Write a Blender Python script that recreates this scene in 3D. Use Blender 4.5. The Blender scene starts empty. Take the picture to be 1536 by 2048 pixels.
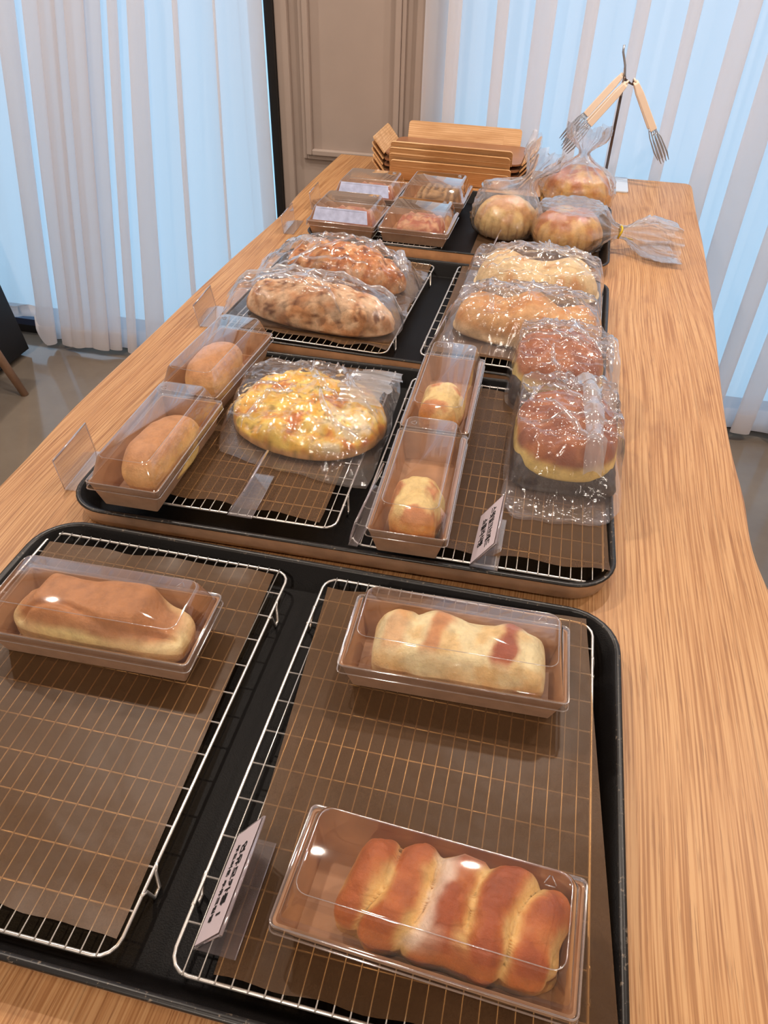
import bpy, bmesh, math, random
from mathutils import Vector, Matrix, noise

# ------------------------------------------------------------------ camera, world, lights
D = bpy.data
S = bpy.context.scene
COL = S.collection
PI = math.pi
R = math.radians

cam_d = D.cameras.new('camera')
cam = D.objects.new('camera', cam_d)
COL.objects.link(cam)
S.camera = cam
yaw, pit, roll = -0.2093, 0.6905, 0.0300
fw = Vector((math.sin(yaw) * math.cos(pit), math.cos(yaw) * math.cos(pit), -math.sin(pit)))
rt = Vector((math.cos(yaw), -math.sin(yaw), 0))
up = rt.cross(fw)
r2 = rt * math.cos(roll) + up * math.sin(roll)
u2 = -rt * math.sin(roll) + up * math.cos(roll)
cam.matrix_world = Matrix(((r2.x, u2.x, -fw.x, 0.1903), (r2.y, u2.y, -fw.y, -0.5509), (r2.z, u2.z, -fw.z, 0.5510), (0, 0, 0, 1)))
cam_d.sensor_fit = 'HORIZONTAL'
cam_d.sensor_width = 36
cam_d.lens = 1494.36 / 1536 * 36
cam_d.clip_start = 0.02

S.view_settings.view_transform = 'Standard'
S.view_settings.look = 'None'
S.view_settings.gamma = 1
S.view_settings.use_curve_mapping = False
S.view_settings.exposure = 0.0
S.cycles.transparent_max_bounces = 32
S.cycles.max_bounces = 10
S.cycles.caustics_reflective = False
S.cycles.caustics_refractive = False

SKY = (0.30, 0.68, 1.0)
SKY_STRENGTH = 1.42
w = D.worlds.new('daylight')
S.world = w
w.use_nodes = True
wn = w.node_tree
wb = wn.nodes['Background']
wb.inputs['Strength'].default_value = SKY_STRENGTH
wtc = wn.nodes.new('ShaderNodeTexCoord')
wsep = wn.nodes.new('ShaderNodeSeparateXYZ')
wr = wn.nodes.new('ShaderNodeValToRGB')
wn.links.new(wtc.outputs['Generated'], wsep.inputs[0])
wmr = wn.nodes.new('ShaderNodeMapRange')
wmr.inputs['From Min'].default_value = -1.0
wn.links.new(wsep.outputs[2], wmr.inputs[0])
wn.links.new(wmr.outputs[0], wr.inputs[0])
wr.color_ramp.elements[0].position = 0.12
wr.color_ramp.elements[0].color = (0.24, 0.60, 0.88, 1)
wr.color_ramp.elements[1].position = 0.50
wr.color_ramp.elements[1].color = (0.42, 0.66, 0.93, 1)
wn.links.new(wr.outputs[0], wb.inputs[0])


def lamp(name, loc, size, power, color, aim=None, shape='DISK', size_y=None, spread=None):
    l = D.lights.new(name, 'AREA')
    l.shape = shape
    l.size = size
    if size_y: l.size_y = size_y
    l.energy = power
    l.color = color
    if spread: l.spread = spread
    o = D.objects.new(name, l)
    COL.objects.link(o)
    o.location = loc
    d = Vector(aim or (loc[0], loc[1], -1)) - Vector(loc)
    o.rotation_euler = d.to_track_quat('-Z', 'Y').to_euler()
    return o


WARM = (1.0, 0.86, 0.73)
CEIL = 1.75
for i, (lx, ly, pw) in enumerate([(-0.75, 0.60, 15), (0.35, 1.05, 14), (-0.1, -0.9, 5), (1.3, -0.6, 5), (-1.8, -0.8, 10), (-0.2, -2.4, 26), (1.6, -2.4, 18), (1.4, 0.9, 18), (-1.9, 0.9, 18)]):
    lamp('ceiling_spot', (lx, ly, CEIL - 0.02), 0.075, pw, WARM)

# ------------------------------------------------------------------ helpers


def lin(c):
    return tuple((v / 255 / 12.92) if v <= 10 else ((v / 255 + 0.055) / 1.055) ** 2.4 for v in c)


def rgba(c):
    return (*lin(c), 1)


class Mat:
    def __init__(s, name):
        s.m = D.materials.new(name)
        s.m.use_nodes = True
        s.t = s.m.node_tree
        s.n = s.t.nodes
        s.b = s.n.get('Principled BSDF')
        s.out = s.n.get('Material Output')

    def node(s, k, **kw):
        x = s.n.new(k)
        for a, v in kw.items():
            if a.startswith('i_'):
                x.inputs[a[2:].replace('_', ' ')].default_value = v
            else:
                setattr(x, a, v)
        return x

    def link(s, a, b):
        s.t.links.new(a, b)

    def coord(s, scale=(1, 1, 1), which='Object', rot=(0, 0, 0)):
        tc = s.node('ShaderNodeTexCoord')
        mp = s.node('ShaderNodeMapping')
        mp.inputs['Scale'].default_value = scale
        mp.inputs['Rotation'].default_value = rot
        s.link(tc.outputs[which], mp.inputs[0])
        return mp.outputs[0]

    def noise(s, vec, scale, detail=3, rough=0.5):
        x = s.node('ShaderNodeTexNoise')
        x.inputs['Scale'].default_value = scale
        x.inputs['Detail'].default_value = detail
        x.inputs['Roughness'].default_value = rough
        if vec is not None: s.link(vec, x.inputs['Vector'])
        return x

    def ramp(s, fac, stops):
        x = s.node('ShaderNodeValToRGB')
        e = x.color_ramp.elements
        while len(e) < len(stops): e.new(0.5)
        for i, (p, c) in enumerate(stops):
            e[i].position = p
            e[i].color = c if len(c) == 4 else (*c, 1)
        s.link(fac, x.inputs[0])
        return x.outputs[0]

    def mix(s, fac, a, b, mode='MIX'):
        x = s.node('ShaderNodeMix', data_type='RGBA', blend_type=mode)
        for sock, v in ((x.inputs[0], fac), (x.inputs[6], a), (x.inputs[7], b)):
            if hasattr(v, 'is_output'): s.link(v, sock)
            else: sock.default_value = v if not isinstance(v, tuple) else (*v[:3], 1)
        return x.outputs[2]

    def bump(s, h, strength, dist=0.001):
        x = s.node('ShaderNodeBump')
        x.inputs['Strength'].default_value = strength
        x.inputs['Distance'].default_value = dist
        s.link(h, x.inputs['Height'])
        return x.outputs[0]


def basic(name, c, rough=0.5, metal=0.0, spec=0.5, var=0.0, vscale=40, bump=0.0, bscale=200):
    M = Mat(name)
    M.b.inputs['Roughness'].default_value = rough
    M.b.inputs['Metallic'].default_value = metal
    M.b.inputs['Specular IOR Level'].default_value = spec
    M.b.inputs['Base Color'].default_value = rgba(c)
    v = M.coord()
    if var:
        nz = M.noise(v, vscale, 4)
        a = lin([max(0, x * (1 - var)) for x in c])
        b = lin([min(255, x * (1 + var)) for x in c])
        M.link(M.ramp(nz.outputs[0], [(0.3, a), (0.7, b)]), M.b.inputs['Base Color'])
    if bump:
        M.link(M.bump(M.noise(v, bscale, 3).outputs[0], bump), M.b.inputs['Normal'])
    return M.m


def sym_fresnel(M, ior):
    fr = M.node('ShaderNodeFresnel')
    ge = M.node('ShaderNodeNewGeometry')
    mr = M.node('ShaderNodeMapRange')
    mr.inputs['To Min'].default_value = ior
    mr.inputs['To Max'].default_value = 1 / ior
    M.link(ge.outputs['Backfacing'], mr.inputs[0])
    M.link(mr.outputs[0], fr.inputs[0])
    return fr


def thin_clear(name, tint=(0.97, 0.97, 0.98), haze=0.04, hazecol=(0.9, 0.88, 0.92), boost=2.2, rough=0.04, base=0.02, bump=0.0, bscale=60, shadow=True):
    """thin clear plastic sheet: see-through, Fresnel gloss, a little milky haze"""
    M = Mat(name)
    M.n.remove(M.b)
    tr = M.node('ShaderNodeBsdfTransparent')
    tr.inputs[0].default_value = (*tint, 1)
    gl = M.node('ShaderNodeBsdfGlossy')
    gl.inputs['Roughness'].default_value = rough
    gl.inputs[0].default_value = (1, 1, 1, 1)
    df = M.node('ShaderNodeBsdfDiffuse')
    df.inputs[0].default_value = (*hazecol, 1)
    tl = M.node('ShaderNodeBsdfTranslucent')
    tl.inputs[0].default_value = (*hazecol, 1)
    hz = M.node('ShaderNodeMixShader')
    hz.inputs[0].default_value = 0.5
    M.link(df.outputs[0], hz.inputs[1])
    M.link(tl.outputs[0], hz.inputs[2])
    m1 = M.node('ShaderNodeMixShader')
    m1.inputs[0].default_value = haze
    M.link(tr.outputs[0], m1.inputs[1])
    M.link(hz.outputs[0], m1.inputs[2])
    fr = sym_fresnel(M, 1.45)
    mu = M.node('ShaderNodeMath', operation='MULTIPLY_ADD', use_clamp=True)
    mu.inputs[1].default_value = boost
    mu.inputs[2].default_value = base
    M.link(fr.outputs[0], mu.inputs[0])
    m2 = M.node('ShaderNodeMixShader')
    M.link(mu.outputs[0], m2.inputs[0])
    M.link(m1.outputs[0], m2.inputs[1])
    M.link(gl.outputs[0], m2.inputs[2])
    M.link(m2.outputs[0], M.out.inputs[0])
    if bump:
        v = M.coord()
        nb = M.bump(M.noise(v, bscale, 5, 0.6).outputs[0], bump, 0.002)
        for x in (gl, fr, df): M.link(nb, x.inputs['Normal'])
    return M.m


# ---- materials
def m_table():
    M = Mat('ash_wood')
    v = M.coord((1, 1, 1))
    sep = M.node('ShaderNodeSeparateXYZ')
    M.link(v, sep.inputs[0])
    # wandering of the grain
    wv = M.coord((1, 0.35, 1))
    wob = M.noise(wv, 2.2, 2)
    add = M.node('ShaderNodeMath', operation='MULTIPLY_ADD')
    M.link(wob.outputs[0], add.inputs[0])
    add.inputs[1].default_value = 0.12
    M.link(sep.outputs[0], add.inputs[2])
    comb = M.node('ShaderNodeCombineXYZ')
    M.link(add.outputs[0], comb.inputs[0])
    ys = M.node('ShaderNodeMath', operation='MULTIPLY')
    M.link(sep.outputs[1], ys.inputs[0])
    ys.inputs[1].default_value = 0.010
    M.link(ys.outputs[0], comb.inputs[1])
    rings = M.noise(comb.outputs[0], 520, 2, 0.5)
    broad = M.noise(comb.outputs[0], 16, 2)
    ys2 = M.node('ShaderNodeMath', operation='MULTIPLY')
    M.link(sep.outputs[1], ys2.inputs[0])
    ys2.inputs[1].default_value = 0.022
    comb2 = M.node('ShaderNodeCombineXYZ')
    M.link(add.outputs[0], comb2.inputs[0])
    M.link(ys2.outputs[0], comb2.inputs[1])
    pores = M.noise(comb2.outputs[0], 620, 3, 0.7)
    c = M.ramp(rings.outputs[0], [(0.38, rgba((170, 122, 76))), (0.50, rgba((200, 154, 106))), (0.60, rgba((214, 172, 124)))])
    c = M.mix(M.ramp(broad.outputs[0], [(0.35, (0, 0, 0)), (0.75, (0.35, 0.35, 0.35))]), c, lin((178, 124, 80)))
    c = M.mix(M.ramp(pores.outputs[0], [(0.34, (0.55, 0.55, 0.55)), (0.44, (0, 0, 0))]), c, lin((128, 84, 48)))
    # knots and blotches
    kn = M.noise(M.coord((3, 1.2, 1)), 5, 3)
    c = M.mix(M.ramp(kn.outputs[0], [(0.66, (0, 0, 0)), (0.8, (0.6, 0.6, 0.6))]), c, lin((140, 92, 58)))
    # boards: a tone per board and a dark joint
    bx = M.node('ShaderNodeMath', operation='MULTIPLY_ADD')
    M.link(sep.outputs[0], bx.inputs[0])
    bx.inputs[1].default_value = 6.2
    bx.inputs[2].default_value = 0.35
    fl = M.node('ShaderNodeMath', operation='FLOOR')
    M.link(bx.outputs[0], fl.inputs[0])
    wnz = M.node('ShaderNodeTexWhiteNoise', noise_dimensions='1D')
    M.link(fl.outputs[0], wnz.inputs['W'])
    c = M.mix(0.8, c, M.ramp(wnz.outputs[0], [(0, (0.86, 0.82, 0.78)), (1, (1.08, 1.06, 1.04))]), 'MULTIPLY')
    frc = M.node('ShaderNodeMath', operation='FRACT')
    M.link(bx.outputs[0], frc.inputs[0])
    c = M.mix(M.ramp(frc.outputs[0], [(0.0, (0.45, 0.45, 0.45)), (0.012, (0, 0, 0))]), c, lin((120, 76, 40)))
    c = M.mix(1.0, c, (0.90, 0.865, 0.82), 'MULTIPLY')
    M.link(c, M.b.inputs['Base Color'])
    M.b.inputs['Roughness'].default_value = 0.42
    M.link(M.bump(pores.outputs[0], 0.25, 0.0006), M.b.inputs['Normal'])
    return M.m


def m_tray_wood():
    M = Mat('oak_veneer')
    v = M.coord((1, 9, 9))
    n1 = M.noise(v, 9, 4, 0.6)
    wv = M.node('ShaderNodeTexWave', wave_type='BANDS', bands_direction='Z')
    M.link(M.coord((2, 1, 22)), wv.inputs[0])
    wv.inputs['Scale'].default_value = 3
    wv.inputs['Distortion'].default_value = 7
    wv.inputs['Detail'].default_value = 3
    c = M.ramp(n1.outputs[0], [(0.3, rgba((198, 152, 104))), (0.6, rgba((228, 188, 142)))])
    c = M.mix(M.ramp(wv.outputs[0], [(0.3, (0.5, 0.5, 0.5)), (0.6, (0, 0, 0))]), c, lin((190, 142, 94)))
    M.link(c, M.b.inputs['Base Color'])
    M.b.inputs['Roughness'].default_value = 0.4
    return M.m


def m_paper():
    M = Mat('brown_baking_parchment')
    M.n.remove(M.b)
    v = M.coord()
    fine = M.noise(v, 900, 2)
    big = M.noise(v, 9, 3)
    c = M.ramp(big.outputs[0], [(0.3, rgba((124, 92, 62))), (0.7, rgba((146, 110, 78)))])
    c = M.mix(M.ramp(fine.outputs[0], [(0.35, (0.4, 0.4, 0.4)), (0.6, (0, 0, 0))]), c, lin((96, 62, 40)))
    df = M.node('ShaderNodeBsdfDiffuse')
    M.link(c, df.inputs[0])
    tl = M.node('ShaderNodeBsdfTranslucent')
    tl.inputs[0].default_value = rgba((196, 142, 84))
    tr = M.node('ShaderNodeBsdfTransparent')
    tr.inputs[0].default_value = (0.98, 0.74, 0.46, 1)
    a = M.node('ShaderNodeMixShader')
    a.inputs[0].default_value = 0.25
    M.link(df.outputs[0], a.inputs[1])
    M.link(tl.outputs[0], a.inputs[2])
    b = M.node('ShaderNodeMixShader')
    b.inputs[0].default_value = 0.50
    M.link(a.outputs[0], b.inputs[1])
    M.link(tr.outputs[0], b.inputs[2])
    gl = M.node('ShaderNodeBsdfGlossy')
    gl.inputs['Roughness'].default_value = 0.36
    gl.inputs[0].default_value = (0.55, 0.55, 0.55, 1)
    fr = sym_fresnel(M, 1.4)
    nb = M.bump(M.noise(v, 14, 3).outputs[0], 0.5, 0.004)
    M.link(nb, gl.inputs['Normal'])
    M.link(nb, fr.inputs['Normal'])
    e = M.node('ShaderNodeMixShader')
    M.link(fr.outputs[0], e.inputs[0])
    M.link(b.outputs[0], e.inputs[1])
    M.link(gl.outputs[0], e.inputs[2])
    M.link(e.outputs[0], M.out.inputs[0])
    return M.m


def m_curtain(name='sheer_curtain_fabric', trans=0.32):
    M = Mat(name)
    M.n.remove(M.b)
    tr = M.node('ShaderNodeBsdfTransparent')
    tr.inputs[0].default_value = (1, 1, 1, 1)
    df = M.node('ShaderNodeBsdfDiffuse')
    df.inputs[0].default_value = (0.93, 0.90, 0.93, 1)
    tl = M.node('ShaderNodeBsdfTranslucent')
    tl.inputs[0].default_value = (0.92, 0.90, 0.90, 1)
    v = M.coord((900, 900, 900))
    a = M.node('ShaderNodeMixShader')
    a.inputs[0].default_value = 0.50
    M.link(df.outputs[0], a.inputs[1])
    M.link(tl.outputs[0], a.inputs[2])
    b = M.node('ShaderNodeMixShader')
    # a sheer weave closes up when seen edge-on
    lw = M.node('ShaderNodeLayerWeight')
    lw.inputs[0].default_value = 0.5
    mr = M.node('ShaderNodeMapRange')
    mr.inputs['From Min'].default_value = 0.05
    mr.inputs['From Max'].default_value = 1.0
    mr.inputs['To Min'].default_value = trans
    mr.inputs['To Max'].default_value = trans * .35
    M.link(lw.outputs['Facing'], mr.inputs[0])
    M.link(mr.outputs[0], b.inputs[0])
    M.link(a.outputs[0], b.inputs[1])
    M.link(tr.outputs[0], b.inputs[2])
    M.link(b.outputs[0], M.out.inputs[0])
    return M.m


def m_bread(name, bump=0.5, bscale=180, rough=0.45, spec=0.4, mott=0.15, mscale=70):
    M = Mat(name)
    at = M.node('ShaderNodeVertexColor', layer_name='Col')
    v = M.coord()
    n1 = M.noise(v, mscale, 5, 0.65)
    c = M.mix(1.0, at.outputs[0], M.ramp(n1.outputs[0], [(0.25, (1.08 - mott * 1.5, 1.12 - mott * 1.6, 1.12 - mott * 1.6)), (0.55, (1.08, 1.13, 1.15)), (0.8, (1.1 + mott * .6, 1.16 + mott * .6, 1.2 + mott * .6))]), 'MULTIPLY')
    M.link(c, M.b.inputs['Base Color'])
    M.b.inputs['Roughness'].default_value = rough
    M.b.inputs['Specular IOR Level'].default_value = spec
    M.b.inputs['Subsurface Weight'].default_value = 0.06
    M.b.inputs['Subsurface Radius'].default_value = (0.012, 0.006, 0.003)
    M.b.inputs['Subsurface Scale'].default_value = 0.4
    M.link(M.bump(M.noise(v, bscale, 5, 0.65).outputs[0], bump, 0.0012), M.b.inputs['Normal'])
    return M.m


def m_floor():
    M = Mat('polished_concrete')
    n1 = M.noise(M.coord(), 2.5, 5, 0.6)
    M.link(M.ramp(n1.outputs[0], [(0.3, rgba((112, 100, 88))), (0.7, rgba((134, 122, 108)))]), M.b.inputs['Base Color'])
    M.b.inputs['Roughness'].default_value = 0.10
    M.b.inputs['Specular IOR Level'].default_value = 0.7
    return M.m


T_TABLE = m_table()
T_TRAYWOOD = m_tray_wood()
T_PAPER = m_paper()
T_CURT = m_curtain()
T_HEM = m_curtain('curtain_hem_fabric', 0.30)
T_BLACK = basic('black_nonstick_coating', (10, 8, 8), 0.42, 0, 0.12, var=0.2, vscale=25, bump=0.25, bscale=900)
T_CHIP = None


def m_rim():
    M = Mat('worn_black_rim')
    n1 = M.noise(M.coord(), 260, 4, 0.7)
    f = M.ramp(n1.outputs[0], [(0.60, (0, 0, 0)), (0.68, (1, 1, 1))])
    M.link(M.mix(f, lin((22, 20, 20)), lin((120, 106, 92))), M.b.inputs['Base Color'])
    M.b.inputs['Roughness'].default_value = 0.34
    return M.m


T_RIM = m_rim()
T_PANMETAL = basic('aluminised_steel', (196, 176, 156), 0.40, 0.6, 0.5, var=0.12, vscale=30)
T_WIRE = basic('chromed_wire', (224, 220, 216), 0.30, 0.8)
T_STEEL = basic('brushed_steel', (168, 172, 180), 0.30, 0.7)
T_POLE = basic('dark_bronze_steel', (96, 82, 76), 0.35, 0.6)
T_KRAFT = basic('kraft_board', (186, 150, 124), 0.6, 0, 0.4, var=0.05, vscale=60, bump=0.1, bscale=500)
T_KRAFTIN = basic('kraft_board_inside', (180, 134, 98), 0.5, 0, 0.4, var=0.06, vscale=50)
T_LID = thin_clear('clear_lid_plastic', haze=0.014, hazecol=(0.86, 0.80, 0.84), boost=2.3, rough=0.035, base=0.008)
T_LIDRIM = thin_clear('highlit_lid_plastic', haze=0.16, hazecol=(0.95, 0.84, 0.82), boost=3.0, rough=0.10, base=0.16)
T_FILM = thin_clear('cellophane', haze=0.045, boost=1.7, rough=0.07, base=0.02, bump=0.35, bscale=110)
T_FILMHAZY = thin_clear('milky_cellophane', haze=0.09, hazecol=(0.92, 0.84, 0.88), boost=1.5, rough=0.11, base=0.02, bump=0.35, bscale=80)
T_CREASE = thin_clear('crease_highlight_film', haze=0.22, hazecol=(0.92, 0.88, 0.92), boost=3.0, rough=0.10, base=0.10)
T_FILMTIED = thin_clear('crumpled_cellophane', haze=0.12, boost=2.4, rough=0.08, base=0.04, bump=1.0, bscale=120)
T_SEAM = thin_clear('film_seam_highlight', haze=0.42, hazecol=(0.86, 0.86, 0.92), boost=2.0, rough=0.12, base=0.06, bump=0.2)
T_ACRYL = thin_clear('clear_acrylic', haze=0.10, hazecol=(0.85, 0.76, 0.80), boost=2.5, rough=0.06, base=0.03)
T_ACRYLEDGE = thin_clear('acrylic_edge', haze=0.45, hazecol=(0.85, 0.74, 0.84), boost=2.0, rough=0.1, base=0.15)
T_CARD = basic('white_price_card', (214, 200, 208), 0.6)
T_INK = basic('black_print', (20, 18, 22), 0.7)
T_DOOR = basic('taupe_paint', (170, 155, 146), 0.45, 0, 0.4, var=0.02, vscale=6)
T_WALL = basic('warm_white_paint', (206, 194, 184), 0.8)
T_CEIL = basic('ceiling_paint', (222, 212, 204), 0.9)
T_FLOOR = m_floor()
T_BLACKPAINT = basic('black_paint', (12, 12, 14), 0.5)
T_NAVY = basic('dark_blue_sill', (44, 56, 84), 0.5)
T_WHITEPL = basic('white_enamel', (205, 214, 226), 0.25)
T_CHAIRWOOD = basic('beech_wood', (150, 118, 96), 0.5, var=0.08, vscale=15)
T_SILI = basic('cream_handle_plastic', (246, 226, 206), 0.45)
T_YELLOW = basic('yellow_twist_tie', (225, 190, 20), 0.35)
T_LABEL = basic('silver_white_label', (196, 206, 242), 0.35, var=0.07, vscale=90)
T_BREAD = m_bread('baked_crust', bump=0.8, bscale=260, rough=0.42, mott=0.2, mscale=85)
T_RUSTIC = m_bread('rustic_crust', bump=0.9, bscale=150, rough=0.7, spec=0.25, mott=0.28, mscale=95)
T_CHEESE = m_bread('baked_cheese', bump=0.5, bscale=120, rough=0.45, spec=0.3, mott=0.25, mscale=60)
T_SHEET = basic('sheet_glass', (255, 255, 255), 0.0)


def m_glass():
    M = Mat('window_glass')
    M.n.remove(M.b)
    tr = M.node('ShaderNodeBsdfTransparent')
    tr.inputs[0].default_value = (0.93, 0.97, 0.97, 1)
    gl = M.node('ShaderNodeBsdfGlossy')
    gl.inputs['Roughness'].default_value = 0.01
    a = M.node('ShaderNodeMixShader')
    a.inputs[0].default_value = 0.07
    M.link(tr.outputs[0], a.inputs[1])
    M.link(gl.outputs[0], a.inputs[2])
    M.link(a.outputs[0], M.out.inputs[0])
    return M.m


T_GLASS = m_glass()


def mk(name, verts, faces, mat, parent=None, smooth=False, loc=None, rz=None, auto=None, mats=None, mi=None, cols=None):
    me = D.meshes.new(name)
    me.from_pydata([tuple(v) for v in verts], [], faces)
    for m in (mats or [mat]): me.materials.append(m)
    if mi: me.polygons.foreach_set('material_index', mi)
    if cols:
        ca = me.color_attributes.new('Col', 'FLOAT_COLOR', 'POINT')
        ca.data.foreach_set('color', [x for c in cols for x in (*c, 1.0)])
    if smooth: me.polygons.foreach_set('use_smooth', [True] * len(me.polygons))
    if auto: me.set_sharp_from_angle(angle=R(auto))
    me.update()
    o = D.objects.new(name, me)
    COL.objects.link(o)
    if parent: o.parent = parent
    if loc: o.location = loc
    if rz: o.rotation_euler = (0, 0, rz)
    return o


class MB:
    def __init__(s):
        s.v = []
        s.f = []

    def add(s, vs, fs):
        k = len(s.v)
        s.v += [Vector(v) for v in vs]
        s.f += [tuple(i + k for i in f) for f in fs]
        return s

    def box(s, a, b, rot=None, about=None):
        (x0, y0, z0), (x1, y1, z1) = a, b
        vs = [Vector(p) for p in ((x0, y0, z0), (x1, y0, z0), (x1, y1, z0), (x0, y1, z0), (x0, y0, z1), (x1, y0, z1), (x1, y1, z1), (x0, y1, z1))]
        if rot:
            c = Vector(about or (0, 0, 0))
            vs = [rot @ (v - c) + c for v in vs]
        return s.add(vs, [(0, 3, 2, 1), (4, 5, 6, 7), (0, 1, 5, 4), (1, 2, 6, 5), (2, 3, 7, 6), (3, 0, 4, 7)])

    def tube(s, pts, r, n=8, closed=False, cap=True):
        pts = [Vector(p) for p in pts]
        m = len(pts)
        rs = r if isinstance(r, (list, tuple)) else [r] * m
        k = len(s.v)
        prev = None
        for i, p in enumerate(pts):
            if closed: t = pts[(i + 1) % m] - pts[i - 1]
            else: t = pts[min(i + 1, m - 1)] - pts[max(i - 1, 0)]
            t.normalize()
            if prev is None:
                a = t.cross(Vector((0, 0, 1)))
                if a.length < 0.1: a = t.cross(Vector((1, 0, 0)))
            else:
                a = prev - t * prev.dot(t)
            a.normalize()
            prev = a
            b = t.cross(a)
            for j in range(n):
                an = 2 * PI * j / n
                s.v.append(p + (a * math.cos(an) + b * math.sin(an)) * rs[i])
        for i in range(m if closed else m - 1):
            for j in range(n):
                a0 = k + i * n + j
                a1 = k + i * n + (j + 1) % n
                b0 = k + ((i + 1) % m) * n + j
                b1 = k + ((i + 1) % m) * n + (j + 1) % n
                s.f.append((a0, a1, b1, b0))
        if cap and not closed:
            s.f.append(tuple(k + j for j in range(n - 1, -1, -1)))
            s.f.append(tuple(k + (m - 1) * n + j for j in range(n)))
        return s

    def build(s, name, mat, parent=None, smooth=False, auto=None, loc=None, rz=None):
        return mk(name, s.v, s.f, mat, parent, smooth or bool(auto), loc, rz, auto)


def bevel(o, wd, seg=2, ang=40):
    m = o.modifiers.new('bevel', 'BEVEL')
    m.width = wd
    m.segments = seg
    m.limit_method = 'ANGLE'
    m.angle_limit = R(ang)
    return o


def tag(o, label=None, cat=None, group=None, kind=None):
    if label: o['label'] = label
    if cat: o['category'] = cat
    if group: o['group'] = group
    if kind: o['kind'] = kind
    return o


def thing(name, loc, rz=0, label=None, cat=None, group=None):
    o = D.objects.new(name, None)
    COL.objects.link(o)
    o.empty_display_size = 0.05
    o.location = loc
    o.rotation_euler = (0, 0, rz)
    return tag(o, label, cat, group)


def copy_tree(o, parent=None):
    c = o.copy()
    COL.objects.link(c)
    if parent: c.parent = parent
    for ch in list(o.children): copy_tree(ch, c)
    return c


def rrect(wd, dp, r, n=6):
    pts = []
    for cx, cy, a0 in ((wd / 2 - r, dp / 2 - r, 0), (-wd / 2 + r, dp / 2 - r, 90), (-wd / 2 + r, -dp / 2 + r, 180), (wd / 2 - r, -dp / 2 + r, 270)):
        for i in range(n + 1):
            a = R(a0 + 90 * i / n)
            pts.append((cx + r * math.cos(a), cy + r * math.sin(a)))
    return pts


def loft(rings, n=6, cap0=False, cap1=False):
    """rings: (width, depth, corner radius, z)"""
    vs = []
    fs = []
    m = 4 * (n + 1)
    for (a, b, r, z) in rings:
        vs += [Vector((x, y, z)) for x, y in rrect(a, b, r, n)]
    for i in range(len(rings) - 1):
        for j in range(m):
            k = (j + 1) % m
            fs.append((i * m + j, i * m + k, (i + 1) * m + k, (i + 1) * m + j))
    if cap0: fs.append(tuple(range(m - 1, -1, -1)))
    if cap1: fs.append(tuple((len(rings) - 1) * m + j for j in range(m)))
    return vs, fs


def fbm(p, sc, octv=4):
    return noise.fractal(Vector(p) * sc, 1.0, 2.0, octv)


def sstep(a, b, x):
    t = max(0.0, min(1.0, (x - a) / (b - a)))
    return t * t * (3 - 2 * t)


def mixc(a, b, t):
    return tuple(a[i] * (1 - t) + b[i] * t for i in range(3))


# ------------------------------------------------------------------ the room
FZ = -0.75
WY = 1.695           # window wall


def struct(o):
    o['kind'] = 'structure'
    return o


XL, XR, YN = -3.0, 2.6, -3.6
struct(mk('floor', [(XL, YN, FZ), (XR, YN, FZ), (XR, WY + .1, FZ), (XL, WY + .1, FZ)], [(0, 1, 2, 3)], T_FLOOR))
struct(mk('ceiling', [(XL, YN, CEIL), (XR, YN, CEIL), (XR, WY + .1, CEIL), (XL, WY + .1, CEIL)], [(3, 2, 1, 0)], T_CEIL))
struct(MB().box((XL - .1, YN, FZ), (XL, WY + .1, CEIL)).build('wall_left', T_WALL))
struct(MB().box((XR, YN, FZ), (XR + .1, WY + .1, CEIL)).build('wall_right', T_WALL))
struct(MB().box((XL, YN - .1, FZ), (XR, YN, CEIL)).build('wall_front', T_WALL))
# back wall: header above the windows, end piers and the panelled pilaster between them
b = MB()
b.box((XL, WY, 1.45), (XR, WY + .1, CEIL))
b.box((XL, WY, FZ), (-2.6, WY + .1, 1.45)).box((2.3, WY, FZ), (XR, WY + .1, 1.45))
struct(b.build('wall_back', T_WALL))
# pilaster with moulded panel
PX0, PX1, PY = -0.612, -0.198, 1.672
b = MB().box((PX0, PY, FZ), (PX1, WY + .1, 1.45))
pil = struct(b.build('door_1', T_DOOR))
bevel(pil, 0.004)


def frame_rect(mb, x0, x1, z0, z1, wd, y0, y1):
    mb.box((x0, y0, z0), (x0 + wd, y1, z1)).box((x1 - wd, y0, z0), (x1, y1, z1))
    mb.box((x0 + wd, y0, z0), (x1 - wd, y1, z0 + wd)).box((x0 + wd, y0, z1 - wd), (x1 - wd, y1, z1))


mb = MB()
frame_rect(mb, PX0 + .062, PX1 - .062, -0.045, 1.30, 0.012, PY - .010, PY + .001)
frame_rect(mb, PX0 + .074, PX1 - .074, -0.033, 1.288, 0.016, PY - .016, PY + .001)
frame_rect(mb, PX0 + .062, PX1 - .062, -0.70, -0.16, 0.012, PY - .010, PY + .001)
frame_rect(mb, PX0 + .074, PX1 - .074, -0.688, -0.172, 0.016, PY - .016, PY + .001)
bevel(mb.build('panel_moulding', T_DOOR, pil), 0.003)
mb = MB().box((PX0 - .001, PY - .016, FZ), (PX0 + .034, PY + .001, 1.45)).box((PX1 - .034, PY - .016, FZ), (PX1 + .001, PY + .001, 1.45))
bevel(mb.build('edge_trim', T_DOOR, pil), 0.003)


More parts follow.
